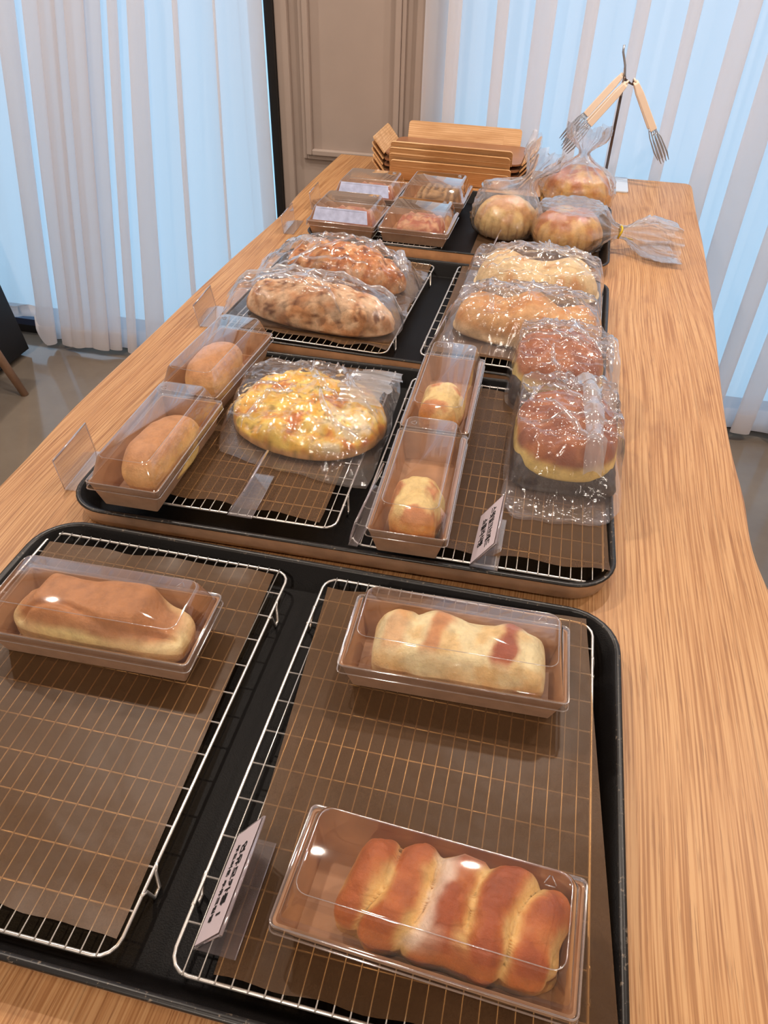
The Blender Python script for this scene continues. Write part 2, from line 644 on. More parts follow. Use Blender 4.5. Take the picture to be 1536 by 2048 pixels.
def window(n, x0, x1):
    mb = MB()
    for x in (x0, x1 - .05): mb.box((x, WY + .02, FZ + .055), (x + .05, WY + .08, 1.45))
    k = 1
    for i in range(1, k):
        x = x0 + (x1 - x0) * i / k
        mb.box((x - .02, WY + .02, FZ + .055), (x + .02, WY + .08, 1.45))
    mb.box((x0, WY + .02, 1.40), (x1, WY + .08, 1.45))
    o = struct(mb.build('window_%d' % n, T_BLACKPAINT))
    mk('glass_pane', [(x0, WY + .05, FZ + .055), (x1, WY + .05, FZ + .055), (x1, WY + .05, 1.45), (x0, WY + .05, 1.45)], [(0, 1, 2, 3)], T_GLASS, o)
    MB().box((x0, WY - .01, FZ + .03), (x1, WY + .10, FZ + .055)).build('sill', T_NAVY, o)
    MB().box((x0, WY - .01, FZ), (x1, WY + .10, FZ + .03)).build('plinth', T_BLACKPAINT, o)
    return o


window(1, -2.6, PX0)
window(2, PX1, 2.3)
# black steel jamb beside the pilaster
struct(MB().box((PX0 - .020, 1.645, FZ), (PX0 - .001, 1.69, 1.45)).build('trim_1', T_BLACKPAINT))


def curtain(path, z0, z1, label, shear=None, hem=0.085, seed=1, nz=14):
    """path: plan of the folds as (x, y) points, smoothed; hangs from z1 to z0"""
    # Catmull-Rom smoothing
    P = []
    n = len(path)
    for i in range(n - 1):
        p0, p1, p2, p3 = (Vector(path[max(0, i - 1)]), Vector(path[i]), Vector(path[i + 1]), Vector(path[min(n - 1, i + 2)]))
        for k in range(2):
            t = k / 2
            P.append(0.5 * ((2 * p1) + (-p0 + p2) * t + (2 * p0 - 5 * p1 + 4 * p2 - p3) * t * t + (-p0 + 3 * p1 - 3 * p2 + p3) * t ** 3))
    P.append(Vector(path[-1]))
    m = len(P)
    vs, fs = [], []

    def pos(p, t, off=0):
        # t 0 bottom, 1 top
        x, y = p
        z = z0 + (z1 - z0) * t
        wv = 0.012 * noise.noise(Vector((x * 7, seed, t * 1.6))) * (1 - t * .5)
        y2 = y + wv * 1.4 - off
        x2 = x + wv
        if shear: x2 += shear(x, z)
        if t < 0.02: z += 0.020 * (.5 + noise.noise(Vector((x * 9, 3.1, seed)))) + .075 * sstep(-1.34, -1.40, x)
        return Vector((x2, y2, z))
    for i in range(nz + 1):
        for p in P: vs.append(pos(p, i / nz))
    for i in range(nz):
        for j in range(m - 1):
            a = i * m + j
            fs.append((a, a + 1, a + m + 1, a + m))
    root = mk('curtain', vs, fs, T_CURT, smooth=True)
    tag(root, label, 'curtain')
    hv, hf = [], []
    th = hem / (z1 - z0)
    for i in range(3):
        for p in P: hv.append(pos(p, th * i / 2, 0.0012))
    for i in range(2):
        for j in range(m - 1):
            a = i * m + j
            hf.append((a, a + 1, a + m + 1, a + m))
    mk('hem', hv, hf, T_HEM, root, smooth=True)
    return root


random.seed(4)


def waves(xa, xb, specs, y0=1.63, step=.006):
    """plan of a pleated sheer: (centre, width, depth, fold-over) per pleat; fold-over > 1 makes the cloth lap over itself"""
    out = []
    x = xa
    while x <= xb:
        dx = dy = 0
        for (c, wd, dp, lap) in specs:
            t = (x - c) / wd
            if abs(t) < 1:
                w_ = math.cos(t * PI / 2) ** 2
                dy -= dp * w_
                dx += -lap * wd * math.sin(t * PI) * .42
        out.append((x + dx, y0 + dy + .004 * math.sin(x * 61)))
        x += step
    return out


spl = [(-2.35, .06, .05, 2), (-2.2, .06, .05, 2), (-2.05, .06, .05, 2), (-1.88, .06, .04, 2),
       (-1.350, .050, .050, 2.6), (-1.268, .032, .040, 3.6), (-1.225, .032, .045, 3.6), (-1.182, .032, .035, 3.6), (-1.139, .032, .045, 3.6), (-1.096, .030, .035, 3.4),
       (-1.036, .028, .035, 2.4), (-.968, .046, .035, 2.3), (-.860, .052, .026, 1.2), (-.760, .052, .018, 1.0)]
curtain(waves(-2.55, -0.690, spl) + [(-0.640, 1.634), (-0.634, 1.638), (-0.640, 1.642), (-0.675, 1.644)], FZ + .012, 1.44, 'white sheer curtain with bunched folds left of the taupe pillar',
        shear=lambda x, z: -0.16 * max(0, (0.35 - z)) * sstep(-0.62, -1.1, x), seed=2)
spr = []
x = -0.13
i = 0
pw = [.056, .050, .062, .054]
while x < 2.1:
    spr.append((x, pw[i % 4], 0.036 + .012 * random.random(), random.choice((1.7, 2.1, 2.4))))
    x += 0.108 + random.uniform(-.010, .012)
    i += 1
curtain([(-0.150, 1.663), (-0.198, 1.661), (-0.205, 1.657), (-0.200, 1.653)] + waves(-0.190, 2.2, spr, 1.650), FZ + .012, 1.44, 'white sheer curtain in even pleats behind the tong stand', seed=7)

# ------------------------------------------------------------------ table
LE = [(-.405, -.60), (-.400, -.30), (-.402, .036), (-.412, .22), (-.411, .44), (-.412, .64), (-.410, .825), (-.404, 1.046), (-.414, 1.20), (-.415, 1.385), (-.413, 1.575)]
RE = [(.500, 1.582), (.513, 1.560), (.510, 1.45), (.506, 1.327), (.501, 1.10), (.490, .838), (.474, .566), (.467, .43), (.465, .33), (.467, .234), (.464, .141), (.474, .06), (.50, -.10), (.53, -.30), (.55, -.60)]


def smooth_line(pts, k=5):
    out = []
    n = len(pts)
    for i in range(n - 1):
        p0, p1, p2, p3 = (Vector(pts[max(0, i - 1)]), Vector(pts[i]), Vector(pts[i + 1]), Vector(pts[min(n - 1, i + 2)]))
        for j in range(k):
            t = j / k
            out.append(0.5 * ((2 * p1) + (-p0 + p2) * t + (2 * p0 - 5 * p1 + 4 * p2 - p3) * t * t + (-p0 + 3 * p1 - 3 * p2 + p3) * t ** 3))
    out.append(Vector(pts[-1]))
    return out


outl = smooth_line(LE) + smooth_line(RE)
n = len(outl)
vs = [(p.x, p.y, 0) for p in outl] + [(p.x, p.y, -.042) for p in outl]
fs = [tuple(range(n - 1, -1, -1)), tuple(range(n, 2 * n))] + [(i, (i + 1) % n, n + (i + 1) % n, n + i) for i in range(n)]
root = thing('display_table', (0, 0.4, FZ), 0, 'long ash wood table with a wavy natural edge carrying the trays of bread', 'table')
tt = mk('tabletop', [(v[0], v[1] - 0.4, v[2] - FZ) for v in vs], fs, T_TABLE, root)
bevel(tt, 0.004, 2, 60)
for lx in (-.30, .36):
    for ly in (-.72, 1.02):
        bevel(MB().box((lx - .035, ly - .035, 0), (lx + .035, ly + .035, .708)).build('leg', T_TABLE, root), .003)

# ------------------------------------------------------------------ trays, racks, liners
TR = [(0.013, -0.224, .006), (0.005, 0.198, .027), (0.0, 0.616, -.018), (0.006, 1.065, -.016)]
tl = ['big black baking tray nearest the camera holding three boxed breads', 'big black baking tray with the cheese bread in a bag and four long boxes',
      'big black baking tray with two rustic loaves and two pale long breads', 'big black baking tray farthest away with sandwich boxes and tied round buns']


def make_tray():
    t = thing('baking_tray', (0, 0, 0), 0)
    rr = [(.588, .388, .042, .0245), (.580, .380, .040, .022), (.562, .362, .036, .0035), (.556, .356, .034, .0015)]
    v, f = loft(rr, 8, False, True)
    mk('pan_inside', v, f, T_BLACK, t, True, auto=50)
    rr = [(.5965, .3965, .0465, .0232), (.5955, .3955, .0465, .020), (.590, .390, .045, .0035), (.583, .383, .042, 0.0)]
    v, f = loft(rr, 8, False, True)
    mk('pan_outside', v, [tuple(reversed(q)) for q in f], T_PANMETAL, t, True, auto=50)
    v, f = loft([(.5875, .3875, .0415, .0242), (.5895, .3895, .043, .0256), (.594, .394, .045, .0262), (.5985, .3985, .047, .0254), (.5995, .3995, .048, .0243), (.598, .398, .047, .0234)], 8)
    mk('rolled_rim', v, f, T_RIM, t, True)
    return t


t0 = make_tray()
for i, (x, y, a) in enumerate(TR):
    t = t0 if i == 0 else copy_tree(t0)
    t.location = (x, y, 0.0005)
    t.rotation_euler = (0, 0, a)
    tag(t, tl[i], 'tray', 'black baking trays down the table')

RW, RD, RZ = .262, .364, 0.0215


def make_rack():
    t = thing('cooling_rack', (0, 0, 0), 0)
    mb = MB()
    mb.tube([(x, y, 0) for x, y in rrect(RW, RD, .014, 4)], .0014, 8, closed=True)
    mb.build('frame', T_WIRE, t, True)
    mb = MB()
    k = 24
    for i in range(1, k):
        xx = -RW / 2 + RW * i / k
        mb.tube([(xx, -RD / 2 - .001, .0017), (xx, RD / 2 + .001, .0017)], .0006, 6)
    for i in range(1, 12):
        yy = -RD / 2 + RD * i / 12
        mb.tube([(-RW / 2, yy, .0003), (RW / 2, yy, .0003)], .0008, 6)
    mb.build('wire_grid', T_WIRE, t, True)
    for sx in (-1, 1):
        for sy in (-1, 1):
            yy = sy * (RD / 2 - .052)
            pts = [(sx * RW / 2, yy - .012, .001), (sx * (RW / 2 + .001), yy - .007, -.002), (sx * (RW / 2 + .0025), yy - .004, -.0175), (sx * (RW / 2 + .0025), yy + .004, -.0175), (sx * (RW / 2 + .001), yy + .007, -.002), (sx * RW / 2, yy + .012, .001)]
            MB().tube(pts, .0014, 8).build('foot', T_WIRE, t, True)
    return t


racks = [((-.142, -.226), .01, 'wire rack in the nearest tray, left side, under the bare liner and the tan roll'),
         ((.157, -.221), 0.006, 'wire rack in the nearest tray, right side, under the two glazed breads'),
         ((-.124, .212), .027, 'wire rack under the bagged cheese bread'),
         ((.163, .200), .013, 'wire rack under the two short boxed rolls and dark bun bags'),
         ((-.150, .622), -.03, 'wire rack under the two bagged rustic loaves'),
         ((.158, .628), -.015, 'wire rack under the two bagged pale long breads'),
         ((-.156, 1.070), -.016, 'wire rack under the four sandwich boxes')]
r0 = make_rack()
for i, (p, a, l) in enumerate(racks):
    t = r0 if i == 0 else copy_tree(r0)
    t.location = (p[0], p[1], RZ)
    t.rotation_euler = (0, 0, a)
    tag(t, l, 'rack', 'wire racks standing in the trays')


def paper(q, z, label, seed, curl=.004, nx=26, ny=34, ripple=.0006, curlf=0.0):
    vs, fs = [], []
    q = [Vector(p) for p in q]
    for j in range(ny + 1):
        for i in range(nx + 1):
            u, v = i / nx, j / ny
            p = (q[0] * (1 - u) + q[1] * u) * (1 - v) + (q[3] * (1 - u) + q[2] * u) * v
            e = max(sstep(.90, 1, abs(2 * v - 1)), 0)
            zz = z + ripple * (1 + noise.noise(Vector((p.x * 14, p.y * 14, seed)))) + e * curl * (0.6 + noise.noise(Vector((p.x * 26, seed, v * 3))))
            zz += curlf * sstep(.93, 1.0, 1 - v) * (0.5 + 0.5 * math.sin(u * 17 + seed))
            yy = p.y + (.0035 * noise.noise(Vector((p.x * 30, seed * 2.1, 0))) if j in (0, ny) else 0)
            vs.append((p.x, yy, zz))
    for j in range(ny):
        for i in range(nx):
            a = j * (nx + 1) + i
            fs.append((a, a + 1, a + nx + 2, a + nx + 1))
    o = mk('baking_paper', vs, fs, T_PAPER, None, True)
    m = o.modifiers.new('thickness', 'SOLIDIFY')
    m.thickness = 0.00012
    tag(o, label, 'baking paper', 'brown baking paper sheets on the racks')
    o.modifiers.remove(m)
    return o


PZ = RZ + .0028
paper([(-.262, -.392), (-.011, -.396), (-.026, -.052), (-.266, -.064)], PZ, 'mostly empty brown baking paper under the tan roll at left front', 1, curl=.003)
paper([(.058, -.400), (.309, -.398), (.280, -.036), (.031, -.056)], PZ, 'brown baking paper under the two glazed boxed breads at right front', 2, curl=.002)
paper([(-.250, .043), (-.005, .035), (-.014, .372), (-.262, .37)], PZ, 'brown baking paper under the cheese bread and an empty tag holder', 3, curl=.004)
paper([(.060, .024), (.302, .033), (.288, .364), (.055, .366)], PZ, 'brown baking paper under the dark bun bags', 4, curl=.003, curlf=.003)
paper([(-.262, .450), (-.024, .437), (-.018, .785), (-.262, .79)], PZ, 'brown baking paper with wavy edge under the rustic loaves', 5, curl=.006, curlf=.004)
paper([(.038, .458), (.288, .456), (.288, .80), (.037, .80)], PZ, 'brown baking paper under the pale long breads', 6, curl=.004)
paper([(.036, .905), (.288, .90), (.288, 1.22), (.038, 1.22)], .004, 'brown baking paper under the three tied round buns', 7, curl=.001)

# ------------------------------------------------------------------ breads


def bread(name, L, W, H, mat, color, disp=None, p=2.6, e=0.75, nu=96, nv=34, base=0.12, parent=None, zoff=0, foot=1.0):
    """loaf-like solid: superellipse plan, rounded side, flat bottom. color/disp(x,y,t,n)->; t = 0 at the bottom rim, 1 on top"""
    vs, cols = [], []
    prof = []
    a1 = math.acos(0.93 ** (1 / e))
    ns = max(6, int(nv * .4))
    for j in range(ns + 1):
        a = -0.55 + (a1 + 0.55) * j / ns
        prof.append((math.cos(a) ** e, a))
    for j in range(ns + 1, nv + 1):
        rr = 0.93 * (1 - (j - ns) / (nv - ns)) + 1e-4
        prof.append((rr, math.acos(min(1, rr ** (1 / e)))))
    for j, (rr, a) in enumerate(prof):
        zz = math.sin(a)
        zz = zz ** 0.9 if zz > 0 else zz * 0.55
        for i in range(nu):
            th = 2 * PI * i / nu
            c, s_ = math.cos(th), math.sin(th)
            px = math.copysign(abs(c) ** (2 / p), c) * rr
            py = math.copysign(abs(s_) ** (2 / p), s_) * rr
            x, y = px * L / 2, py * W / 2
            z = H * (base + (1 - base) * zz) if zz > 0 else H * base * (1 + zz / .29 * .98)
            t = max(0, min(1, z / H))
            nrm = Vector((px * .6 / L, py * .6 / W, max(zz, 0) / H * .9 + 1e-6)).normalized()
            d = disp(x, y, t, px, py) if disp else 0
            fo = foot + (1 - foot) * sstep(0, .6, t)
            pt = Vector((x * (1 - (1 - fo) * .5 * W / L), y * fo, z)) + nrm * d * sstep(0.0, .25, t)
            pt += nrm * 0.0008 * fbm((x, y, z + zoff), 60, 3) * sstep(0.0, .25, t)
            vs.append(pt)
            cols.append(color(x, y, t, px, py))
    fs = []
    for j in range(nv):
        for i in range(nu):
            a, b_ = j * nu + i, j * nu + (i + 1) % nu
            fs.append((a, b_, b_ + nu, a + nu))
    fs.append(tuple(range(nu - 1, -1, -1)))
    return mk(name, vs, fs, mat, parent, True, cols=cols)


def C3(*c):
    return lin(c)


def place(o, x, y, z, rz, label, cat='bread', group=None):
    o.location = (x, y, z)
    o.rotation_euler = (0, 0, rz)
    return tag(o, label, cat, group)


BZ = PZ + .002       # what stands on the liners


# A: five glossy ridges
def ridge_profile(x, L, centres, wd):
    v = 0
    for c in centres:
        v = max(v, 1 - abs((x - c) / wd) ** 2.2)
    return max(0, v)


def lobes(xs, centres, wd):
    return max(math.sqrt(max(0.0, 1 - ((xs - c) / wd) ** 2)) for c in centres)


CA = (-.061, -.033, -.002, .026, .056)


def xsA(x, y):
    return x - y * .30 + .0035 * math.sin(y * 75 + x * 30)


def dispA(x, y, t, px, py):
    r = lobes(xsA(x, y), CA, .0162)
    k = min(range(5), key=lambda i: abs(xsA(x, y) - CA[i]))
    return .0150 * (r - .75) + (.003, -.002, .001, .003, -.003)[k] * r * sstep(.3, .8, t) + .0045 * fbm((x, y, t * .02), 34, 4)


def colA(x, y, t, px, py):
    xs = xsA(x, y)
    r = lobes(xs, CA, .0162)
    n1 = fbm((x, y, t * .04), 45, 4)
    c = mixc(C3(236, 190, 120), C3(190, 104, 52), sstep(.50, .86, r + n1 * .22) * sstep(.28, .55, t))
    c = mixc(c, C3(158, 70, 36), .75 * sstep(.80, 1.0, r + n1 * .25) * sstep(.55, .85, t) * (1 if x > -.02 else .5))
    c = mixc(C3(238, 196, 126), c, sstep(.10, .42, t + n1 * .12))
    # floury streak in the middle
    c = mixc(c, C3(232, 204, 182), .85 * sstep(.010, .002, abs(xs + .014 + .006 * n1)) * sstep(.6, .8, t))
    return c


o = bread('boxed_bread', .152, .066, .048, T_BREAD, colA, dispA, p=4.4, e=.40, nu=220, nv=50, foot=.80)
place(o, .198, -.341, BZ + .0035, R(-3), 'glossy golden bread with five twisted ridges in the nearest box')


# B: pale, three browned humps
CB = (-.056, -.020, .014, .044, .070)


def dispB(x, y, t, px, py):
    r = lobes(x - y * .15 + .003 * math.sin(y * 60), CB, .0195)
    return .0085 * (r - .75) + .0028 * fbm((x, y, t * .03), 35, 3) - .006 * math.exp(-((x - .014) / .012) ** 2) * sstep(.5, .9, t)


def colB(x, y, t, px, py):
    n1 = fbm((x, y, t * .05), 40, 4)
    c = mixc(C3(244, 220, 170), C3(238, 198, 138), sstep(-.2, .4, n1))
    for (cx, w_, k, dk) in ((-.052, .012, .55, 0), (-.018, .010, .85, .1), (.040, .011, 1.0, .8)):
        f = sstep(1.0, .35, abs((x - cx - y * .15) / w_) + n1 * .5) * sstep(.50, .85, t + n1 * .1) * sstep(-.85, -.5, py) * k
        c = mixc(c, C3(206, 128, 72), f)
        c = mixc(c, C3(150, 62, 48), f * dk * sstep(.7, 1, t))
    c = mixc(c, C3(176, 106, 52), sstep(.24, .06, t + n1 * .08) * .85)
    return c


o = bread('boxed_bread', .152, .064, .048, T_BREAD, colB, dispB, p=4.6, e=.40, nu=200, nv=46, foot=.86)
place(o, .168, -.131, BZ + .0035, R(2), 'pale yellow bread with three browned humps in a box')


# C: tan roll
def dispC(x, y, t, px, py):
    prof = -.010 * sstep(-.048, -.066, x) - .012 * sstep(.040, .060, x) + .003 * math.sin(x * 70)
    cut = -.004 * math.exp(-((y + .020 + .006 * math.sin(x * 55)) / .003) ** 2) * sstep(.4, .6, t)
    return prof * sstep(.3, .9, t) + .004 * fbm((x * .7, y, 3 + t * .03), 22, 3) + cut


def colC(x, y, t, px, py):
    n1 = fbm((x, y, 1 + t * .05), 30, 4)
    c = mixc(C3(222, 170, 118), C3(190, 126, 78), sstep(.40, .85, t + n1 * .15))
    side = sstep(.78, .42, t + n1 * .05)
    c = mixc(c, C3(240, 214, 158), side * (1 if py < 0 else .5))
    c = mixc(c, C3(240, 216, 150), sstep(.045, .018, abs(x + .012)) * sstep(.74, .62, t + .1 * abs(x + .012) / .04) * (1 if py < 0 else 0))
    return c


o = bread('boxed_bread', .166, .064, .052, T_BREAD, colC, dispC, p=3.4, e=.5, nu=160, nv=44, foot=.88)
place(o, -.143, -.167, BZ + .004, R(1), 'smooth tan roll with a pale yellow split side in a box')


# D, E: smooth oblong buns
def mk_colD(k):
    def colD(x, y, t, px, py):
        n1 = fbm((x + k, y, t * .05), 28, 4)
        c = mixc(C3(226, 174, 112), C3(206, 144, 96), sstep(.40, .95, t + n1 * .15))
        c = mixc(c, C3(236, 200, 128), sstep(.55, .1, t + n1 * .1) * .7)
        if k == 1: c = mixc(c, C3(238, 206, 132), sstep(.018, .040, x + n1 * .006) * sstep(-.01, .02, y) * .9)
        return c
    return colD


def dispD(x, y, t, px, py):
    return .004 * fbm((x, y, 5), 16, 2)


o = bread('boxed_bread', .062, .132, .053, T_BREAD, mk_colD(1), dispD, p=2.7, e=.55, foot=.85)
place(o, -.204, .078, BZ + .004, R(-4), 'smooth golden bun with a yellow patch in the left front long box')
o = bread('boxed_bread', .064, .126, .053, T_BREAD, mk_colD(2), dispD, p=2.7, e=.55, foot=.85)
place(o, -.222, .272, BZ + .002, R(2), 'smooth orange brown bun in the long box behind the left front one')


# F, G: short rolls with pale folded top
def mk_colF(k):
    def colF(x, y, t, px, py):
        n1 = fbm((x + k, y, t * .05), 45, 4)
        c = mixc(C3(240, 204, 138), C3(214, 140, 92), sstep(-.1, .45, n1 + .25 * math.sin(y * 160)))
        fr = sstep(-.35, -.75, py)
        c = mixc(c, C3(226, 146, 54), fr * sstep(.85, .5, t) * .9)
        c = mixc(c, C3(236, 188, 96), sstep(.4, .1, t))
        return c
    return colF


def dispF(x, y, t, px, py):
    return .0035 * fbm((x, y, 9 + t * .03), 45, 3) + .002 * math.sin(y * 150 + x * 40)


o = bread('boxed_bread', .058, .092, .054, T_BREAD, mk_colF(1), dispF, p=2.5, e=.7, foot=.82)
place(o, .098, .048, BZ + .004, R(2), 'short layered roll in front half of the nearer narrow box')
o = bread('boxed_bread', .056, .088, .054, T_BREAD, mk_colF(2), dispF, p=2.5, e=.7, foot=.82)
place(o, .090, .250, BZ + .004, R(0), 'short layered roll in the narrow box touching the grey lid behind')


# ------------------------------------------------------------------ kraft boxes with clear lids
def make_box(name, L, W, zr, zt, taper=.009, lid_in=.011, rc=.0035, label_strip=None):
    """L along x, W along y; zr = rim height, zt = lid top height above the base"""
    t = thing(name, (0, 0, 0), 0)
    rings = [(L - 2 * taper, W - 2 * taper, rc * .5, 0), (L - .002, W - .002, rc, zr - .003), (L, W, rc, zr)]
    v, f = loft(rings, 3, True, False)
    mk('kraft_base', v, f, T_KRAFT, t, True, auto=35)
    rings = [(L, W, rc, zr), (L - .0035, W - .0035, rc * .8, zr), (L - 2 * taper - .003, W - 2 * taper - .003, rc * .5, .0015)]
    v, f = loft(rings, 3, False, True)
    mk('inner_wall', v, f, T_KRAFTIN, t, True, auto=35)
    # lid
    o = .0015
    rings = [(L + 2 * o + .001, W + 2 * o + .001, rc + .001, zr - .007), (L + 2 * o, W + 2 * o, rc + .001, zr + .0012), (L + 2 * o - .0015, W + 2 * o - .0015, rc + .001, zr + .002),
             (L - .006, W - .006, rc, zr + .002), (L - .0075, W - .0075, rc, zr + .0035),
             (L - 2 * lid_in + .003, W - 2 * lid_in + .003, rc + .005, zt - .003), (L - 2 * lid_in, W - 2 * lid_in, rc + .005, zt - .0008), (L - 2 * lid_in - .004, W - 2 * lid_in - .004, rc + .004, zt)]
    v, f = loft(rings, 4, False, True)
    lid = mk('clear_lid', v, f, T_LID, t, True, auto=55)
    # bright edge highlights of the lid, put in as pale hazy tubes
    mb = MB()
    for (a, b_, r_, z, rad) in ((L + 2 * o + .001, W + 2 * o + .001, rc + .001, zr - .007, .0007), (L + 2 * o - .0005, W + 2 * o - .0005, rc + .001, zr + .0016, .0008), (L - 2 * lid_in - .001, W - 2 * lid_in - .001, rc + .005, zt - .0005, .0004)):
        mb.tube([(x, y, z) for x, y in rrect(a, b_, r_, 4)], rad, 5, closed=True)
    mb.build('edge_highlight', T_LIDRIM, lid, True)
    # small embossed recycling triangle on the lid
    mb = MB()
    cx, cy = L / 2 - lid_in - .014, W / 2 - lid_in - .009
    if L < W: cx, cy = -L / 2 + lid_in + .010, W / 2 - lid_in - .012
    for k in range(3):
        a0, a1 = R(90 + 120 * k), R(90 + 120 * (k + 1))
        A = Vector((cx + .005 * math.cos(a0), cy + .005 * math.sin(a0), zt))
        B = Vector((cx + .005 * math.cos(a1), cy + .005 * math.sin(a1), zt))
        mb.tube([A.lerp(B, .14), A.lerp(B, .86)], .0004, 5)
    mb.build('recycling_mark', T_LIDRIM, lid, True)
    return t


bxs = [((.184, -.340), R(-2.5), 0, 'kraft box with clear lid nearest the camera around the ridged bread', BZ - .0005),
       ((.167, -.129), R(2), 0, 'kraft box with clear lid around the pale bread with browned humps', BZ - .0005),
       ((-.140, -.167), R(2), 0, 'kraft box with clear lid around the tan roll at left', BZ - .0005),
       ((-.214, .092), R(91.3), 1, 'long kraft box with clear lid at the left front corner of its tray', BZ - .0005),
       ((-.225, .292), R(87.5), 1, 'long kraft box with clear lid behind the one in the tray corner', BZ - .003),
       ((.093, .094), R(91.8), 1, 'nearer of the two narrow kraft boxes with short rolls', BZ - .0005),
       ((.088, .288), R(91), 1, 'farther of the two narrow kraft boxes, its front under the next lid', BZ - .0005)]
b0 = make_box('bakery_box', .186, .080, .034, .0625)
for i, (p, a, k, l, z) in enumerate(bxs):
    t = b0 if i == 0 else copy_tree(b0)
    t.location = (p[0], p[1], z)
    t.rotation_euler = (0, 0, a)
    tag(t, l, 'box', 'long kraft bread boxes with clear lids')

# sandwich boxes
sq = [((-.218, .945), 'front left sandwich box with a silver label on its lid', 1), ((-.074, .948), 'front right sandwich box showing reddish filling', 0),
      ((-.215, 1.118), 'back left sandwich box with a blue label on its lid', 1), ((-.072, 1.140), 'back right sandwich box holding dark sliced bread', 0)]
s0 = make_box('sandwich_box', .136, .130, .027, .054, taper=.008, lid_in=.012)
s0.location = (sq[0][0][0], sq[0][0][1], RZ + .0025)


def lid_label(t, blue):
    # sticker wrapped on the front slope of the lid
    y0, z0, y1, z1 = -.0617, .0305, -.0530, .0532
    mb = MB().add([(-.057, y0 - .0006, z0), (.055, y0 - .0006, z0), (.051, y1 - .0006, z1), (-.052, y1 - .0006, z1),
                   (-.057, y0 - .0001, z0), (.055, y0 - .0001, z0), (.051, y1 - .0001, z1), (-.052, y1 - .0001, z1)],
                  [(0, 1, 2, 3), (7, 6, 5, 4), (0, 4, 5, 1), (1, 5, 6, 2), (2, 6, 7, 3), (3, 7, 4, 0)])
    lb = mb.build('label_sticker', T_LABEL, t)
    return lb


for i, (p, l, lab) in enumerate(sq):
    t = s0 if i == 0 else copy_tree(s0)
    t.location = (p[0], p[1], RZ + .0025)
    t.rotation_euler = (0, 0, R(-1))
    tag(t, l, 'box', 'square sandwich boxes in the far tray')
for i, (p, l, lab) in enumerate(sq):
    if lab:
        tt_ = [o for o in D.objects if o.get('label') == l][0]
        lid_label(tt_, i == 2)


def colS(kind):
    def f(x, y, t, px, py):
        n1 = fbm((x, y, t * .05 + kind), 60, 4)
        if kind == 1: return mixc(C3(176, 104, 80), C3(206, 154, 118), sstep(-.2, .3, n1))
        return mixc(C3(120, 88, 60), C3(176, 136, 96), sstep(-.3, .3, n1 + .8 * math.sin(x * 420)))
    return f


def dispS(x, y, t, px, py):
    return .002 * math.sin(x * 420) + .002 * fbm((x, y, 2), 50, 3)


for i, (p, l, lab) in enumerate(sq):
    o = bread('sandwich', .092, .088, .030 if i != 3 else .034, T_BREAD, colS(0 if i == 3 else 1), dispS, p=5, e=.3, nu=64, nv=18)
    place(o, p[0] + .004, p[1], RZ + .006, 0, ['sandwich inside the front left labelled box', 'reddish sandwich inside the front right box', 'sandwich inside the back left labelled box', 'dark ridged sandwich inside the back right box'][i], 'sandwich', 'sandwiches in the square boxes')


# ------------------------------------------------------------------ loose breads in bags
def dispR(k):
    def f(x, y, t, px, py):
        cr = -.006 * max(0, 1 - abs(((x + y * .5) % .05) - .025) / .006) if k == 1 else 0
        return .007 * fbm((x + k, y, t * .04), 26, 4) + cr * sstep(.5, .8, t)
    return f


def colR(k):
    def f(x, y, t, px, py):
        n1 = fbm((x + k, y, t * .05), 50, 5)
        n2 = fbm((x - k, y, 4 + t * .05), 90, 3)
        if k == 1: c = mixc(C3(220, 152, 96), C3(188, 112, 62), sstep(-.2, .35, n1))
        else: c = mixc(C3(228, 184, 146), C3(200, 142, 100), sstep(-.2, .35, n1))
        c = mixc(c, C3(110, 60, 44), .8 * sstep(.34, .50, n2))
        return mixc(c, C3(232, 200, 168), .35 * sstep(-.1, -.4, n1))
    return f


RUST = [(-.150, .668, .222, .098, .062, R(-9), 'dark orange rustic loaf with scored crust, farther of the two at left'), (-.150, .512, .252, .092, .060, R(-8), 'floury rustic loaf with raisin spots, nearer of the two at left')]
for k, (x, y, L, W_, H, a, l) in enumerate(RUST, 1):
    o = bread('rustic_loaf', L, W_, H, T_RUSTIC, colR(k), dispR(k), p=2.3, e=.7, nu=110)
    place(o, x, y, BZ, a, l, 'bread')


def dispP(cs):
    def f(x, y, t, px, py):
        v = max(math.exp(-((x - c) / .034) ** 2) for c in cs)
        return .020 * (v - .75) + .003 * fbm((x, y, 2 + t * .02), 25, 3)
    return f


def colP(k):
    def f(x, y, t, px, py):
        n1 = fbm((x + k, y, t * .05), 34, 4)
        a = C3(236, 202, 150) if k == 2 else C3(220, 164, 104)
        c = mixc(a, C3(206, 136, 72), sstep(-.1, .5, n1 + (.15 if k == 1 else -.1)) * .8)
        return mixc(c, C3(240, 216, 176), .6 * sstep(.5, .2, t))
    return f


LONG = [(.172, .548, .232, .110, .058, R(-4), (-.085, .005, .085), 'browner long bread with three swellings, nearer of the two at right'), (.176, .728, .226, .116, .058, R(-3), (-.07, .06), 'paler floury long bread with two swellings, farther of the two at right')]
for k, (x, y, L, W_, H, a, cs, l) in enumerate(LONG, 1):
    o = bread('long_bread', L, W_, H, T_BREAD, colP(k), dispP(cs), p=2.4, e=.65, nu=110)
    place(o, x, y, BZ, a, l, 'bread')


# cheese bread
def dispZ(x, y, t, px, py):
    return .006 * fbm((x, y, 0), 32, 4) * (1 if t > .3 else .6) + .003 * math.sin(x * 90 + 3 * math.sin(y * 60)) * sstep(.3, .6, t)


